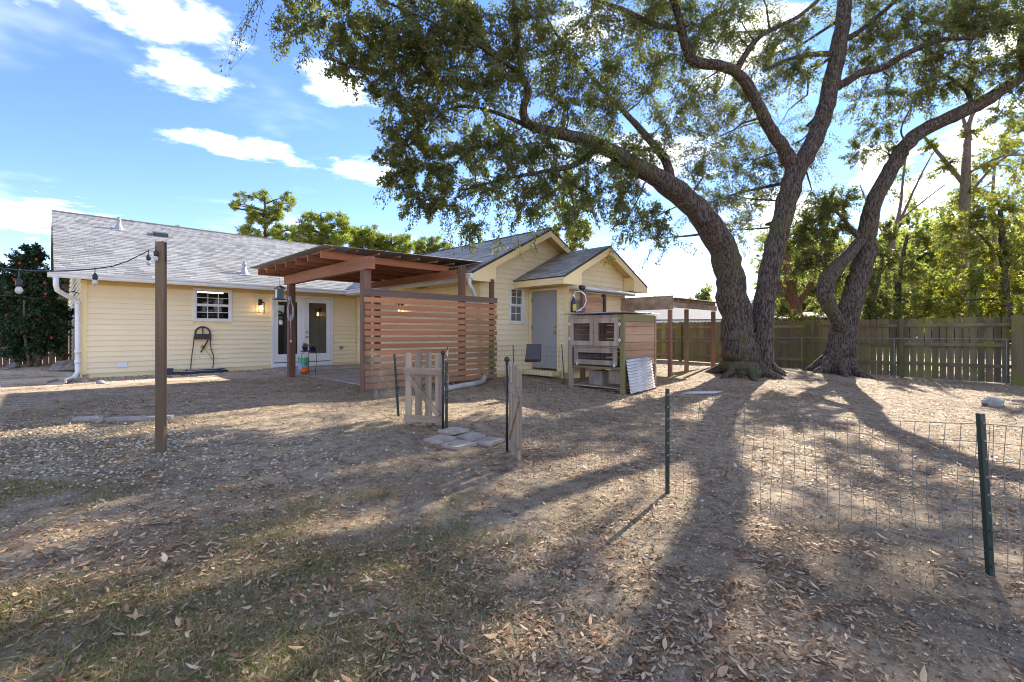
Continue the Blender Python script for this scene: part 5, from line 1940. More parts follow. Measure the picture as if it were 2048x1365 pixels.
# healed limb scar on the left trunk
sc_ = P(1411, 430, 11.55)
t1.wood.lathe(sc_ + Vector((0, .10, 0)), [(.20, 0), (.21, .05), (.17, .09), (.12, .08), (0.02, .05)], 14, Vector((-.15, -1, .1)))
CL1 = [  # u, v, depth, radius px, density
    (600, 60, 8.2, 70, .55), (690, 50, 8.4, 75, .9), (760, 90, 8.6, 80, 1.0), (850, 50, 8.8, 85, 1.0), (700, 135, 8.4, 55, .7), (790, 175, 8.7, 70, .9), (880, 140, 9.0, 85, 1.1),
    (960, 60, 9.2, 85, 1.1), (960, 190, 9.4, 80, 1.0), (860, 235, 9.2, 70, .9), (800, 270, 9.0, 60, .9), (790, 335, 9.0, 52, .8), (860, 330, 9.3, 70, 1.0), (930, 300, 9.5, 75, 1.0),
    (830, 395, 9.2, 55, .7), (900, 400, 9.4, 60, .7), (980, 370, 9.7, 75, .9), (1050, 330, 9.9, 75, .9), (1050, 410, 9.8, 60, .7), (1110, 380, 10.1, 65, .9), (940, 455, 9.4, 42, .4),
    (1030, 130, 9.7, 85, 1.1), (1060, 40, 9.7, 90, 1.1), (1120, 110, 10.3, 90, 1.1), (1130, 200, 10.3, 85, 1.0), (1180, 40, 10.6, 85, 1.0), (1200, 140, 10.9, 85, 1.0), (1220, 230, 11.0, 80, .9),
    (1180, 320, 10.4, 65, .9), (1190, 395, 10.6, 62, .8), (1250, 390, 11.0, 62, .9), (1250, 450, 11.0, 50, .5), (1300, 440, 11.2, 50, .7), (1310, 480, 11.2, 42, .4), (1150, 450, 10.3, 45, .4),
    (1280, 80, 11.4, 85, 1.0), (1300, 170, 11.8, 80, .9), (1320, 20, 11.4, 80, 1.0), (1290, 300, 11.5, 65, .8), (1340, 250, 12.0, 75, .8), (1400, 50, 11.6, 80, 1.0), (1430, 190, 12.2, 75, .8),
    (1380, 200, 12.4, 70, .8), (1450, 60, 12.0, 80, .9), (1410, 290, 13.0, 75, .9), (1470, 260, 13.2, 80, .9), (1520, 110, 12.3, 70, .8), (1560, 60, 12.4, 75, .9), (1480, 340, 13.5, 75, 1.0),
    (1540, 330, 13.5, 60, .8), (1440, 390, 13.6, 60, .9), (1500, 410, 13.8, 65, .9), (1380, 345, 13.2, 50, .6), (1470, 460, 13.9, 50, .6), (1600, 150, 13.0, 60, .7), (1620, 40, 12.9, 60, .7),
    (1350, -60, 11.2, 110, 1.0), (1200, -70, 10.6, 110, 1.0), (1050, -80, 9.8, 110, 1.0), (900, -60, 9.0, 110, 1.0), (760, -60, 8.4, 100, 1.0), (620, -40, 8.0, 80, .7),
    (1740, 60, 13.0, 60, .6), (1790, 110, 12.6, 60, .7), (1830, 50, 12.6, 60, .8), (1890, 60, 12.0, 60, .8), (1940, 30, 12.0, 60, .8), (1990, 60, 11.8, 55, .7), (1850, 130, 12.3, 50, .6), (1930, 120, 12.0, 50, .6),
    (1720, 200, 13.2, 50, .5), (1770, 190, 13.0, 50, .6), (1690, -120, 13.2, 130, 1.0), (1560, -90, 12.5, 120, 1.0), (1840, -80, 13.4, 110, 1.0), (1460, -120, 12.0, 120, .9),
    (820, 110, 8.8, 70, .9), (920, 20, 9.0, 80, 1.0), (1000, 290, 9.8, 70, .9), (1090, 290, 10.2, 65, .8), (1240, 310, 11.0, 60, .8), (1360, 110, 11.9, 75, .9), (1500, 200, 12.6, 65, .8), (1440, 20, 12.0, 80, .9), (1580, 130, 12.9, 60, .8), (1700, 120, 13.4, 60, .7), (1760, 90, 13.2, 60, .8), (1820, 10, 12.8, 70, .9), (1900, 10, 12.4, 70, .9), (1970, 10, 12.2, 70, .9), (1730, 10, 13.4, 70, .8), (1880, 110, 12.4, 55, .7), (1630, 260, 14.0, 55, .6), (1560, 300, 14.2, 60, .8),
    # the far side of the crown
    (1250, 330, 15.5, 70, .8), (1330, 150, 16.5, 95, .9), (1450, 200, 17.0, 100, .9), (1560, 250, 16.5, 85, .8), (1380, 420, 16.0, 55, .7), (1180, 260, 15.5, 80, .8), (1300, 20, 17.5, 110, .9), (1480, 30, 18.0, 110, .9),
    (1600, 420, 15.5, 60, .8), (1620, 330, 15.8, 60, .7), (1540, 480, 15.5, 45, .6), (1650, -60, 17.5, 120, .9), (1750, 20, 17.0, 90, .7), (1100, 120, 15.0, 90, .8), (1020, 250, 14.0, 70, .6)]
for (u, v, d, rp, k) in CL1:
    r = rp / FPX * d
    k = k * (.62 if d > 13.95 else .88 if d > 11.5 else .95)
    t1.clump(P(u, v, d), r, int(30 * k * LQ) + 8, int(92 * k) + 14, .078, .031)
for (u0, v0, u1, v1, d) in ((520, -10, 455, 150, 7.6), (505, 0, 470, 90, 7.6), (560, 10, 545, 85, 7.8), (585, 30, 560, 110, 7.8), (640, 100, 690, 170, 8.2), (770, 370, 760, 415, 8.9), (895, 430, 905, 510, 9.3), (885, 420, 890, 490, 9.3), (960, 440, 1010, 500, 9.5), (1000, 440, 985, 520, 9.6),
                             (830, 420, 810, 470, 9.1), (1060, 440, 1075, 500, 9.7), (1020, 430, 1045, 530, 9.6), (1310, 490, 1270, 540, 11), (1340, 480, 1400, 500, 11.2), (620, 90, 600, 140, 8.0), (1230, 470, 1210, 540, 10.8), (1240, 470, 1225, 520, 10.8)):
    for k in range(3):
        j = 10
        t1.strand(P(u0 + random.uniform(-j, j), v0, d), P(u1 + random.uniform(-j, j), v1 + random.uniform(-12, 12), d), 26, .070, .025)
oak1 = t1.finish('oak_tree', 'large live oak with two leaning trunks and a limb over the house', 'tree', Vector((P(1500, 745, 12.5).x, 12.5, gz(P(1500, 745, 12.5).x, 12.5))), M['bark'], M['oak_leaf'])

# ---- the single leaning oak at the fence
t2 = Tree(33, .60)
t2.limb([(1672, 778, 13.25, 126), (1674, 748, 13.3, 108), (1678, 715, 13.3, 93), (1684, 685, 13.3, 84), (1696, 630, 13.3, 68), (1716, 560, 13.3, 62), (1733, 500, 13.2, 57), (1738, 445, 13.1, 53), (1752, 395, 13.0, 50), (1785, 335, 12.9, 48), (1812, 290, 12.8, 46), (1852, 258, 12.7, 44), (1920, 226, 12.5, 42), (1980, 196, 12.3, 40), (2048, 150, 12.1, 36), (2150, 85, 11.8, 30), (2260, 0, 11.5, 20)], 14)
rb_ = P(1674, 748, 13.3)
t2.roots(Vector((rb_.x, 13.3, 0)), .48, 7, .5)
t2.limb([(1690, 668, 13.15, 36), (1664, 622, 13.0, 42), (1650, 592, 12.9, 52), (1656, 560, 12.9, 54), (1686, 520, 13.0, 42), (1724, 480, 13.15, 34)], 9)
t2.limb([(1722, 478, 13.1, 22), (1700, 455, 13.2, 15), (1680, 430, 13.3, 10), (1650, 410, 13.4, 6)], 7)
t2.limb([(1790, 330, 12.9, 10), (1815, 300, 12.6, 8), (1802, 262, 12.5, 6), (1818, 222, 12.4, 4)], 6)
t2.limb([(1945, 212, 12.4, 16), (1930, 180, 12.5, 11), (1890, 150, 12.6, 8), (1850, 140, 12.7, 5)], 6)
t2.limb([(2048, 150, 12.1, 22), (2040, 90, 12.2, 18), (2060, 20, 12.3, 14), (2090, -60, 12.4, 9)], 7)
CL2 = [(1760, 250, 13.0, 55, .6), (1830, 190, 12.8, 60, .8), (1880, 160, 12.6, 55, .7), (1950, 160, 12.3, 50, .6), (2000, 130, 12.2, 60, .8), (2040, 40, 12.3, 70, .9), (2080, 110, 12.0, 70, .9), (1720, 300, 13.2, 45, .5),
       (1650, 410, 13.4, 48, .9), (1620, 450, 13.6, 45, .9), (1670, 460, 13.5, 42, .8), (1640, 510, 13.6, 45, .9), (1600, 530, 13.7, 38, .7), (1690, 400, 13.3, 40, .6), (1660, 560, 13.7, 36, .6), (1590, 490, 13.8, 38, .6),
       (2140, 40, 11.9, 90, 1.0), (2220, -40, 11.6, 100, 1.0), (2150, 150, 11.8, 60, .7), (2090, -90, 12.3, 110, 1.0), (1960, -60, 12.6, 100, .9), (2010, 230, 12.4, 40, .4), (2030, 190, 12.6, 45, .5), (1780, 310, 13.2, 35, .4), (1950, -40, 15.5, 110, .8), (2080, 20, 15.5, 100, .8)]
for (u, v, d, rp, k) in CL2:
    t2.clump(P(u, v, d), rp / FPX * d, int(30 * k * LQ) + 8, int(90 * k) + 14, .078, .031)
oak2 = t2.finish('oak_tree', 'single oak leaning right in front of the mossy fence', 'tree', Vector((P(1675, 745, 13.3).x, 13.3, gz(P(1675, 745, 13.3).x, 13.3))), M['bark'], M['oak_leaf'])


# ---- trees farther off
def far_tree(name, label, seed, trunk_px, clumps, leafL, leafW, ntw, nleaf, bark, leafm, group=None, flat=1.0, droop=.1):
    pine = name == 'pine_tree'
    NLK, LK = (1.25, 1.0) if pine else (2.3, 1.3)
    t = Tree(seed)
    for px in trunk_px:
        t.limb(px, 7, .08)
    for (u, v, d, rp) in clumps:
        t.clump(P(u, v, d), rp / FPX * d, ntw + 6, int(nleaf * NLK), leafL * LK, leafW * LK * 1.1, droop, True, flat, .12)
    u, v, d, w = trunk_px[0][0]
    b = P(u, v, d)
    return t.finish(name, label, 'tree', Vector((b.x, b.y, max(0, b.z))), bark, leafm, group)


PG = 'pines behind the house'


def pine(label, seed, u0, d, top, base, half, n, lean=0.0, open_=False):
    rn = random.Random(seed)
    trunk = [[(u0 + lean, 672, d, 11), (u0 + lean * .6, (672 + base) / 2, d, 9), (u0 + lean * .3, base, d, 7), (u0, (base + top) / 2, d, 5), (u0, top + 6, d, 2)]]
    cl_ = []
    for k in range(int(n * 2.3)):
        f = rn.random() ** .8
        v = top + 8 + (base - top) * f
        w = half * (.45 + .75 * math.sin(math.pi * min(1, .18 + f * .72))) * (1.0 if not open_ else (1.0 if f < .35 or f > .6 else .45))
        u = u0 + rn.uniform(-1, 1) * w
        cl_.append((u, v, d + rn.uniform(-1.5, 1.5), rn.uniform(5, 10)))
        if abs(u - u0) > w * .55 and rn.random() < .5:
            trunk.append([(u0, v + 14, d, 3.2), ((u + u0) / 2, v + 6, d, 2.2), (u, v + 1, d, 1.2)])
    return far_tree('pine_tree', label, seed, trunk, cl_, .32, .05, 5, 13, M['bark'], M['pine_leaf'], PG, .7, 0)


pine('tall open pine with a flat top behind the long roof', 41, 530, 46, 376, 482, 62, 52, 2, True)
pine('rounded bright pine right of the tall open pine', 42, 642, 44, 420, 500, 48, 64)
pine('rounded pine above the pergola roof peak', 43, 722, 48, 446, 510, 40, 48, 6)
pine('broad pine left of the hanging oak leaves above the pergola', 61, 782, 49, 460, 512, 36, 42, -6)
pine('small pine between the pergola and the gabled wing', 44, 864, 52, 466, 515, 32, 36)
pine('pine top just showing over the ridge behind the vent pipe', 45, 262, 50, 434, 500, 34, 30)
pine('pine top just showing over the ridge behind the light post', 46, 335, 50, 446, 500, 26, 24)
far_tree('tree', 'pale yellow-green tree behind the gabled roofs', 47, [[(1135, 672, 27, 7), (1138, 560, 27, 6), (1140, 480, 27, 5), (1135, 400, 27, 3)], [(1140, 490, 27, 3), (1165, 430, 27, 2)]],
         [(1135, 380, 27, 28), (1115, 420, 27, 28), (1155, 415, 27, 28), (1140, 450, 27, 30), (1105, 465, 27, 20), (1165, 460, 27, 25), (1150, 490, 27, 24), (1130, 350, 27, 20)], .13, .05, 15, 26, M['bark_grey'], M['pale_leaf'])
far_tree('tree', 'reddish multi-stemmed tree behind the fence between the oaks', 48, [[(1594, 655, 20, 26), (1590, 610, 20, 22), (1580, 560, 20, 16), (1572, 500, 20, 10), (1580, 430, 20, 6)], [(1590, 612, 20, 14), (1560, 570, 20, 9), (1545, 520, 20, 5)], [(1592, 612, 20, 14), (1625, 560, 20, 9), (1645, 490, 20, 6), (1665, 400, 20, 4)], [(1585, 585, 20, 10), (1600, 520, 20, 6), (1612, 430, 20, 4)]],
         [(1575, 560, 20, 34), (1625, 555, 20, 34), (1545, 525, 20, 28), (1640, 500, 20, 30), (1600, 470, 20, 34), (1555, 600, 20, 28), (1640, 610, 19.5, 32), (1660, 420, 20, 28), (1570, 430, 20, 28)], .09, .035, 14, 20, M['bark_red'], M['shrub_leaf'])
RT = 'trees beyond the right fence'
far_tree('tree', 'tall slim tree with yellow leaves rising at the right', 49, [[(1922, 660, 19, 26), (1925, 560, 19, 22), (1928, 470, 19, 19), (1930, 380, 19, 17), (1935, 300, 19, 13), (1938, 250, 19, 9), (1952, 215, 19, 5)], [(1935, 270, 19, 8), (1925, 230, 19, 5)], [(1925, 365, 19, 9), (1880, 310, 19, 7), (1845, 270, 19, 5)], [(1930, 400, 19, 7), (1990, 330, 19, 4), (2040, 300, 19, 3)], [(1930, 350, 19, 6), (2000, 315, 19, 4), (2060, 310, 19, 3)]],
         [(1930, 390, 19, 30), (1960, 340, 19, 34), (2000, 290, 19, 40), (2030, 350, 19, 44), (1975, 400, 19, 40), (1890, 330, 19, 24), (1860, 290, 19, 20), (1940, 260, 19, 22)], .085, .035, 12, 16, M['bark_grey'], M['yard_leaf'], RT)
far_tree('tree', 'dense yellow-green tree over the right end of the fence', 50, [[(2012, 660, 16.5, 20), (2010, 580, 16.5, 15), (2006, 500, 16.5, 11), (2000, 420, 16.5, 7)], [(2008, 520, 16.5, 8), (1960, 470, 16.5, 5)], [(2008, 540, 16.5, 8), (2060, 490, 16.5, 5)]],
         [(1920, 450, 17, 42), (1970, 430, 16.6, 44), (2030, 430, 16.4, 48), (1900, 510, 17, 45), (1955, 500, 16.8, 46), (2010, 500, 16.4, 46), (2060, 520, 16.2, 50), (1880, 565, 17, 42), (1935, 570, 17, 45), (1990, 570, 16.6, 45), (2045, 590, 16.4, 45), (1850, 605, 17.2, 36), (1910, 615, 17, 38), (1970, 620, 16.8, 38), (2020, 630, 16.6, 36)], .085, .036, 17, 26, M['bark'], M['yard_leaf'], RT)
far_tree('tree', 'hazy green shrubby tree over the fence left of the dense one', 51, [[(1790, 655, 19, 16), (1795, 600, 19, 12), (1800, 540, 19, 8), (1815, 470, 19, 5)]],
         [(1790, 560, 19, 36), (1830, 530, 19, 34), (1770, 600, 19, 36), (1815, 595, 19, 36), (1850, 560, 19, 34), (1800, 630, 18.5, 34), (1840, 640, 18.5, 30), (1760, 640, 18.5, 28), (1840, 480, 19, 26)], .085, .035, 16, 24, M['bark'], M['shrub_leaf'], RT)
far_tree('tree', 'bare forked tree with pale stems behind the leaning oak', 52, [[(1778, 655, 22, 11), (1783, 560, 22, 9), (1788, 470, 22, 8), (1800, 420, 22, 6), (1808, 340, 22, 4), (1816, 290, 22, 3)], [(1790, 465, 22, 6), (1815, 410, 22, 5), (1845, 345, 22, 3), (1870, 300, 22, 2)], [(1800, 440, 22, 4), (1850, 400, 22, 3), (1890, 370, 22, 2)], [(1785, 500, 22, 4), (1740, 420, 22, 3), (1720, 370, 22, 2)]],
         [(1810, 350, 22, 26), (1850, 360, 22, 26), (1780, 390, 22, 24), (1740, 390, 22, 24)], .085, .035, 8, 9, M['bark_grey'], M['shrub_leaf'], RT)
far_tree('tree', 'dark leafy tree leaning behind the fence at the leaning oak', 53, [[(1730, 655, 17.5, 16), (1738, 620, 17.5, 14), (1752, 575, 17.5, 10), (1765, 520, 17.5, 7)]],
         [(1740, 560, 17.5, 34), (1770, 520, 17.5, 34), (1725, 610, 17.5, 30), (1760, 600, 17.5, 30), (1780, 460, 17.5, 28), (1750, 640, 17.2, 26)], .085, .035, 15, 22, M['bark'], M['oak_leaf'], RT)
far_tree('tree', 'light green tree filling the gap behind the leaning oak', 55, [[(1700, 655, 24, 10), (1702, 590, 24, 8), (1705, 520, 24, 5)]],
         [(1700, 560, 24, 36), (1670, 590, 24, 34), (1730, 590, 24, 34), (1690, 620, 24, 32), (1740, 540, 24, 30), (1660, 540, 24, 28), (1720, 500, 24, 30)], .11, .05, 18, 26, M['bark_grey'], M['pale_leaf'], RT)
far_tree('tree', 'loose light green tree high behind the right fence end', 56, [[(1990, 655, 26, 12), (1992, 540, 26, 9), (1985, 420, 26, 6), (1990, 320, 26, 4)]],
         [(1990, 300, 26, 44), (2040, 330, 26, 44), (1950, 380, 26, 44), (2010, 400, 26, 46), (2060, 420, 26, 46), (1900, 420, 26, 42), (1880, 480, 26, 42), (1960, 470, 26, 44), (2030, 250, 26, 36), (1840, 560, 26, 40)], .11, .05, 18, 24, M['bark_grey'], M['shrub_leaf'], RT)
iv = Tree(54)
for (u, v, d, rp) in [(1560, 640, 18.6, 14), (1585, 634, 18.5, 16), (1610, 638, 18.3, 14), (1635, 640, 18.1, 12), (1540, 645, 18.8, 10), (1700, 646, 17.4, 14), (1725, 644, 17.2, 14)]:
    iv.clump(P(u, v, d), rp / FPX * d, 14, 22, .08, .05, 0, False)
iv.finish('ivy', 'bright ivy spilling over the shed roof behind the fence', 'ivy', P(1600, 660, 18.4), M['bark'], M['yard_leaf'])

# far wood beyond everything, one mass
fw = Tree(60)
rr = random.Random(8)
wood_spots = []
for k in range(170):
    u = rr.uniform(1290, 2250)
    d = rr.uniform(38, 60)
    wood_spots.append((u, d, rr.uniform(3.2, 6.2) * (2.1 if u > 1800 else 1.6 if u > 1570 else .7)))
for k in range(60):
    u = rr.uniform(-300, 170)
    d = rr.uniform(32, 50)
    wood_spots.append((u, d, rr.uniform(3.0, 5.0)))
for (u, d, h) in wood_spots:
    x = (u - CU) / FPX * d
    for j in range(3):
        fw.clump(Vector((x + rr.gauss(0, .6), d, h * (.3 + .3 * j))), h * .36, 14, 26, .50, .34, 0, False)
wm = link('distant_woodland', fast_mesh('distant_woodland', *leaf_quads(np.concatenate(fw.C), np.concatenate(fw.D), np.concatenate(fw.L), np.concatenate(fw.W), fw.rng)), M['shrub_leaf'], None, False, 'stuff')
wm['label'] = 'hazy green wood in the distance beyond the fences'

# ---- camellia at the left edge
cm = Tree(70)
bx, by = P(72, 720, 13.3).x, 13.3
bz = gz(bx, by)
for k in range(6):
    a = Vector((bx + random.gauss(0, .08), by + random.gauss(0, .06), bz - .05))
    e = a + Vector((random.gauss(0, .35), random.gauss(0, .3), 1.5 + random.random() * .8))
    cm.limb3([a, a.lerp(e, .5) + Vector((random.gauss(0, .06), 0, 0)), e], [.045, .035, .018], 7)
for (u, v, rp) in [(60, 530, 36), (25, 545, 40), (95, 555, 36), (-15, 560, 42), (40, 590, 46), (95, 600, 40), (0, 610, 46), (60, 640, 46), (105, 650, 34), (15, 660, 42), (85, 680, 34), (45, 690, 36), (-30, 640, 50), (65, 505, 18), (110, 620, 30), (-60, 590, 50), (30, 700, 30), (100, 690, 26), (65, 585, 40), (70, 660, 44), (20, 625, 44)]:
    cm.clump(P(u, v, 13.3 + random.uniform(-.4, .4)), rp / FPX * 13.3, 34, 44, .085, .05, .05)
camo = cm.finish('camellia_bush', 'tall dark green camellia with red flowers by the house corner', 'bush', Vector((bx, by, bz)), M['bark_grey'], M['camellia_leaf'])
for (u, v) in [(74, 519), (40, 527), (90, 566), (92, 588), (14, 630), (76, 640), (44, 664), (104, 676), (30, 560)]:
    c = P(u, v, 12.72)
    m = MB()
    for k in range(9):
        an = 2 * math.pi * k / 9
        r = .042 if k % 2 else .03
        d = Vector((math.cos(an), -.5, math.sin(an)))
        sd = Vector((-math.sin(an), 0, math.cos(an))) * .02
        m.add([c, c + d * r * .6 + sd, c + d * r, c + d * r * .6 - sd], [(0, 1, 2, 3)])
    m.build('flower', M['petal'], camo)
# ------------------------------------------------------------------ what lies on the ground
def value_noise(x, y, f, seed):
    rg = np.random.default_rng(seed)
    T = rg.random((64, 64))
    xi, yi = x * f, y * f
    x0, y0 = np.floor(xi).astype(int), np.floor(yi).astype(int)
    fx, fy = xi - x0, yi - y0
    fx, fy = fx * fx * (3 - 2 * fx), fy * fy * (3 - 2 * fy)
    g = lambda a, b: T[a % 64, b % 64]
    return (g(x0, y0) * (1 - fx) + g(x0 + 1, y0) * fx) * (1 - fy) + (g(x0, y0 + 1) * (1 - fx) + g(x0 + 1, y0 + 1) * fx) * fy


def scatter(n, y0, y1, seed, power=1.0, wide=1.2):
    """points over the yard as a wedge that opens away from the camera, a step to either side included"""
    rg = np.random.default_rng(seed)
    y = (y0 ** (2 - power) + rg.random(n) * (y1 ** (2 - power) - y0 ** (2 - power))) ** (1 / (2 - power))
    x = (rg.random(n) * 2 - 1) * (wide * y + .8)
    t = (x - OX) * PX.x + (y - OY) * PX.y
    s = (x - OX) * AX.x + (y - OY) * AX.y
    q = (x - FQ0.x) * AX.x + (y - FQ0.y) * AX.y
    ok = (t < -.3) & (q < -.1) & ~((s > 3.9) & (s < 6.9) & (t > -6.7)) & ~((s > 6.9) & (t > -6.5)) & ~((s > 8.6) & (s < 11.3) & (t > -7.8))
    return x[ok], y[ok], s[ok], t[ok], rg


def flat_leaves(x, y, L, W, rg, tilt=.25, lift=.004):
    n = len(x)
    z = ground_z(x, y) + lift + rg.random(n) * .008
    an = rg.random(n) * 2 * math.pi
    D = np.stack([np.cos(an), np.sin(an), rg.normal(0, tilt, n)], 1)
    D /= np.linalg.norm(D, axis=1, keepdims=True)
    S = np.stack([-np.sin(an), np.cos(an), rg.normal(0, tilt, n)], 1)
    N = np.cross(D, S)
    C = np.stack([x, y, z], 1)
    L, W = L[:, None], W[:, None]
    curl = rg.uniform(.02, .28, n)[:, None] * L
    up = np.array([[0, 0, 1.0]])
    v = [C + up * curl * .5, C + D * L * .28 + S * W * .42, C + D * L * .62 + S * W * .45, C + D * L + up * curl, C + D * L * .62 - S * W * .45, C + D * L * .28 - S * W * .42]
    fold = rg.uniform(0, .35, n)[:, None] * W
    for k in (1, 2, 4, 5):
        v[k] = v[k] + up * fold
    V = np.stack(v, 1).reshape(-1, 3)
    b = np.arange(n)[:, None] * 6
    F = np.concatenate([b + np.array([[0, 1, 5, 5]])[:, :3].repeat(1, 0) if False else b + np.array([[0, 1, 2, 3]]), b + np.array([[0, 3, 4, 5]])], 0)
    return V, F


x, y, s, t, rg = scatter(260000, 1.2, 17.0, 101, 0.9)
cl_n = value_noise(x, y, .55, 1) * .6 + value_noise(x + 9, y, 1.7, 2) * .5 + value_noise(x, y + 5, 5.0, 12) * .4
dens = np.clip((cl_n - .50) * 2.3, .05, 1)
dens = np.clip(dens * np.where(y < 3.6, 1.7, np.where(y < 6.5, 1.15, .8)), 0, 1)
dens = dens * np.where(x > -.2 * y, 1.0, .8)
path = np.exp(-((x + .25 * y - .1) / 1.0) ** 2) * ((y > 3.0) & (y < 8.0))
dens = dens * (1 - .72 * path)
soil = np.exp(-(((x + 1.6) / 3.6) ** 2 + ((y - 7.0) / 2.4) ** 2))
dens = dens * (1 - .90 * soil)
grav = np.exp(-(((x + 3.9) / 2.1) ** 2 + ((y - 4.9) / .95) ** 2))
dens = dens * (1 - .45 * grav)
mound = np.exp(-(((x - 7.0) / 3.0) ** 2 + ((y - 12.5) / 2.4) ** 2))
dens = np.clip(dens + mound * .8, 0, 1)
dens = np.where(t > -4.5, dens * .35, dens)
keep = rg.random(len(x)) < dens
x, y = x[keep], y[keep]
L = np.clip(rg.lognormal(-3.6, .42, len(x)), .010, .08)
V, F = flat_leaves(x, y, L, L * rg.uniform(.26, .42, len(x)), rg)
fl = link('fallen_leaves', fast_mesh('fallen_leaves', V, F), M['litter'], None, False, 'stuff')
fl['label'] = 'dry brown oak leaves scattered over the yard'

# crumbs of bark, leaf and acorn
x, y, s, t, rg = scatter(520000, 1.2, 11.0, 102, 1.0)
dens = .22 + .9 * value_noise(x, y, 1.1, 3) * value_noise(x, y, 4.0, 31) * 1.6
dens = dens * np.where(t > -4.5, .4, 1.0)
keep = rg.random(len(x)) < dens
x, y = x[keep], y[keep]
n = len(x)
L = np.clip(rg.lognormal(-4.75, .5, n), .003, .03)
W_ = L * rg.uniform(.25, .9, n)
an = rg.random(n) * 6.283
D = np.stack([np.cos(an), np.sin(an), rg.normal(0, .45, n)], 1) * (L / 2)[:, None]
S = np.stack([-np.sin(an), np.cos(an), rg.normal(0, .45, n)], 1) * (W_ / 2)[:, None]
C = np.stack([x, y, ground_z(x, y) + .003 + rg.random(n) * .006], 1)
V = np.stack([C - D, C + S * .9 - D * .1, C + D, C - S + D * .15], 1).reshape(-1, 3)
ch = link('mulch_debris', fast_mesh('mulch_debris', V, np.arange(4 * n).reshape(n, 4)), M['chips'], None, False, 'stuff')
ch['label'] = 'fine crumbs of bark and leaf on the soil'

# twigs
x, y, s, t, rg = scatter(1500, 1.5, 11.0, 103, 0.7)
tw = MB()
for i in range(len(x)):
    L = rg.uniform(.05, .28)
    an = rg.uniform(0, 6.28)
    a = Vector((x[i], y[i], gz(x[i], y[i]) + .006))
    b = a + Vector((math.cos(an) * L, math.sin(an) * L, 0))
    b.z = gz(b.x, b.y) + .007
    m_ = (a + b) / 2 + Vector((rg.normal(0, .1) * L, rg.normal(0, .1) * L, .008))
    r = rg.uniform(.0012, .0034)
    tw.tube([a, m_, b], [r, r * .9, r * .5], 4, False)
o = tw.build('twig_litter', M['grass_dead'], None, False, 'stuff')
o['label'] = 'thin dry twigs strewn over the yard'

# thin grass towards the near left
x, y, s, t, rg = scatter(420000, 1.3, 6.5, 104, 0.9)
gm = value_noise(x, y, .7, 5) * .7 + value_noise(x, y, 2.6, 6) * .5
left = sstep((.25 * y - .15 - x) / 1.3)
dens = np.clip((gm - .46) * 2.6, 0, 1) * (.03 + .97 * left) * np.where(y < 3.9, 1.0, .10)
keep = rg.random(len(x)) < dens
x, y = x[keep], y[keep]
n = len(x)
hgt = rg.uniform(.010, .040, n)
an = rg.random(n) * 6.283
lean = rg.uniform(.5, 2.6, n) * hgt
z = ground_z(x, y)
C = np.stack([x, y, z - .004], 1)
sd = np.stack([-np.sin(an), np.cos(an), np.zeros(n)], 1) * rg.uniform(.0010, .0022, n)[:, None]
tip = C + np.stack([np.cos(an) * lean, np.sin(an) * lean, hgt], 1)
md = C + np.stack([np.cos(an) * lean * .35, np.sin(an) * lean * .35, hgt * .6], 1)
V = np.stack([C - sd, C + sd, md + sd * .8, tip, md - sd * .8], 1).reshape(-1, 3)
b = np.arange(n)[:, None] * 5
me = bpy.data.meshes.new('grass')
F3 = np.concatenate([b + np.array([[0, 1, 2]]), b + np.array([[0, 2, 4]]), b + np.array([[4, 2, 3]])], 0)
o = link('grass', fast_mesh('grass', V, F3), M['grass'], None, False, 'stuff')
o['label'] = 'thin patchy grass in the near left of the yard'

# gravel spill on the left, pebbles along the wall
ico = []
ph = (1 + 5 ** .5) / 2
for a in (-1, 1):
    for b_ in (-ph, ph):
        ico += [(0, a, b_), (a, b_, 0), (b_, 0, a)]
ICO = np.array(ico) / math.hypot(1, ph)
from itertools import combinations
el = min(np.linalg.norm(ICO[i] - ICO[j]) for i, j in combinations(range(12), 2))
IF = np.array([f for f in combinations(range(12), 3) if all(abs(np.linalg.norm(ICO[i] - ICO[j]) - el) < 1e-3 for i, j in combinations(f, 2))])
for i, f in enumerate(IF):
    a, b_, c = ICO[f]
    if np.dot(np.cross(b_ - a, c - a), a + b_ + c) < 0:
        IF[i] = f[::-1]


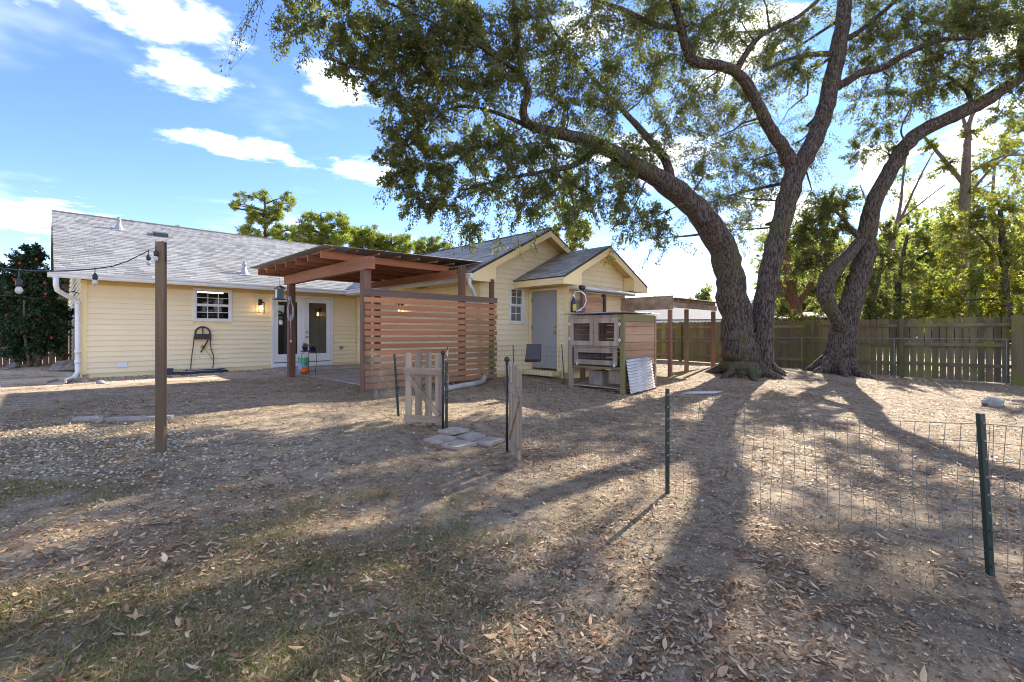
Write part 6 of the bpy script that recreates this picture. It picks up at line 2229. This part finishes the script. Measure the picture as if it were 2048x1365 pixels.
def stones(x, y, size, rg, sink=.3):
    n = len(x)
    V = ICO[None] * (1 + rg.normal(0, .16, (n, 12, 1)))
    sc = np.stack([size * rg.uniform(.7, 1.3, n), size * rg.uniform(.7, 1.3, n), size * rg.uniform(.4, .8, n)], 1)
    V = V * sc[:, None, :]
    an = rg.random(n) * 6.283
    c_, s_ = np.cos(an)[:, None], np.sin(an)[:, None]
    X = V[:, :, 0] * c_ - V[:, :, 1] * s_ + x[:, None]
    Y = V[:, :, 0] * s_ + V[:, :, 1] * c_ + y[:, None]
    Z = V[:, :, 2] + (ground_z(x, y) + sc[:, 2] * (1 - 2 * sink))[:, None]
    V = np.stack([X, Y, Z], -1).reshape(-1, 3)
    F = (np.arange(n)[:, None, None] * 12 + IF[None]).reshape(-1, 3)
    return V, F


x, y, s, t, rg = scatter(90000, 2.6, 9.5, 105, 0.8)
gc = np.exp(-(((x + 4.3) / 1.9) ** 2 + ((y - 4.8) / .9) ** 2))
gc = gc * (.35 + value_noise(x, y, 1.3, 9)) + .002
keep = rg.random(len(x)) < np.clip(gc, 0, 1)
x, y = x[keep], y[keep]
V, F = stones(x, y, rg.uniform(.006, .017, len(x)), rg)
# pebbles along the foot of the long wall
n = 2200
ss = rg.uniform(-.2, 4.0, n)
tt = -np.abs(rg.normal(.12, .30, n)) - .03
px_, py_ = OX + AX.x * ss + PX.x * tt, OY + AX.y * ss + PX.y * tt
V2, F2 = stones(px_, py_, rg.uniform(.012, .035, n), rg)
o = link('gravel', fast_mesh('gravel', V, F), M['gravel'], None, False, 'stuff')
o['label'] = 'grey gravel spill mixed with leaves on the left of the yard'
o = link('pebbles', fast_mesh('pebbles', V2, F2), leaf_mat('tan_pebbles', [(0, (.24, .18, .13)), (.6, (.38, .31, .24)), (1, (.52, .47, .40))], 0, .85), None, False, 'stuff')
o['label'] = 'tan pebbles along the foot of the long wall'

# fallen red petals in the camellia bed and bark mulch there
rg = np.random.default_rng(106)
n = 220
x = rg.normal(-13.3, 1.5, n)
y = rg.normal(12.4, .5, n)
V, F = flat_leaves(x, y, rg.uniform(.04, .08, n), rg.uniform(.03, .05, n), rg)
o = link('fallen_petals', fast_mesh('fallen_petals', V, F), M['petal'], None, False, 'stuff')
o['label'] = 'red petals fallen on the mulch below the camellia'
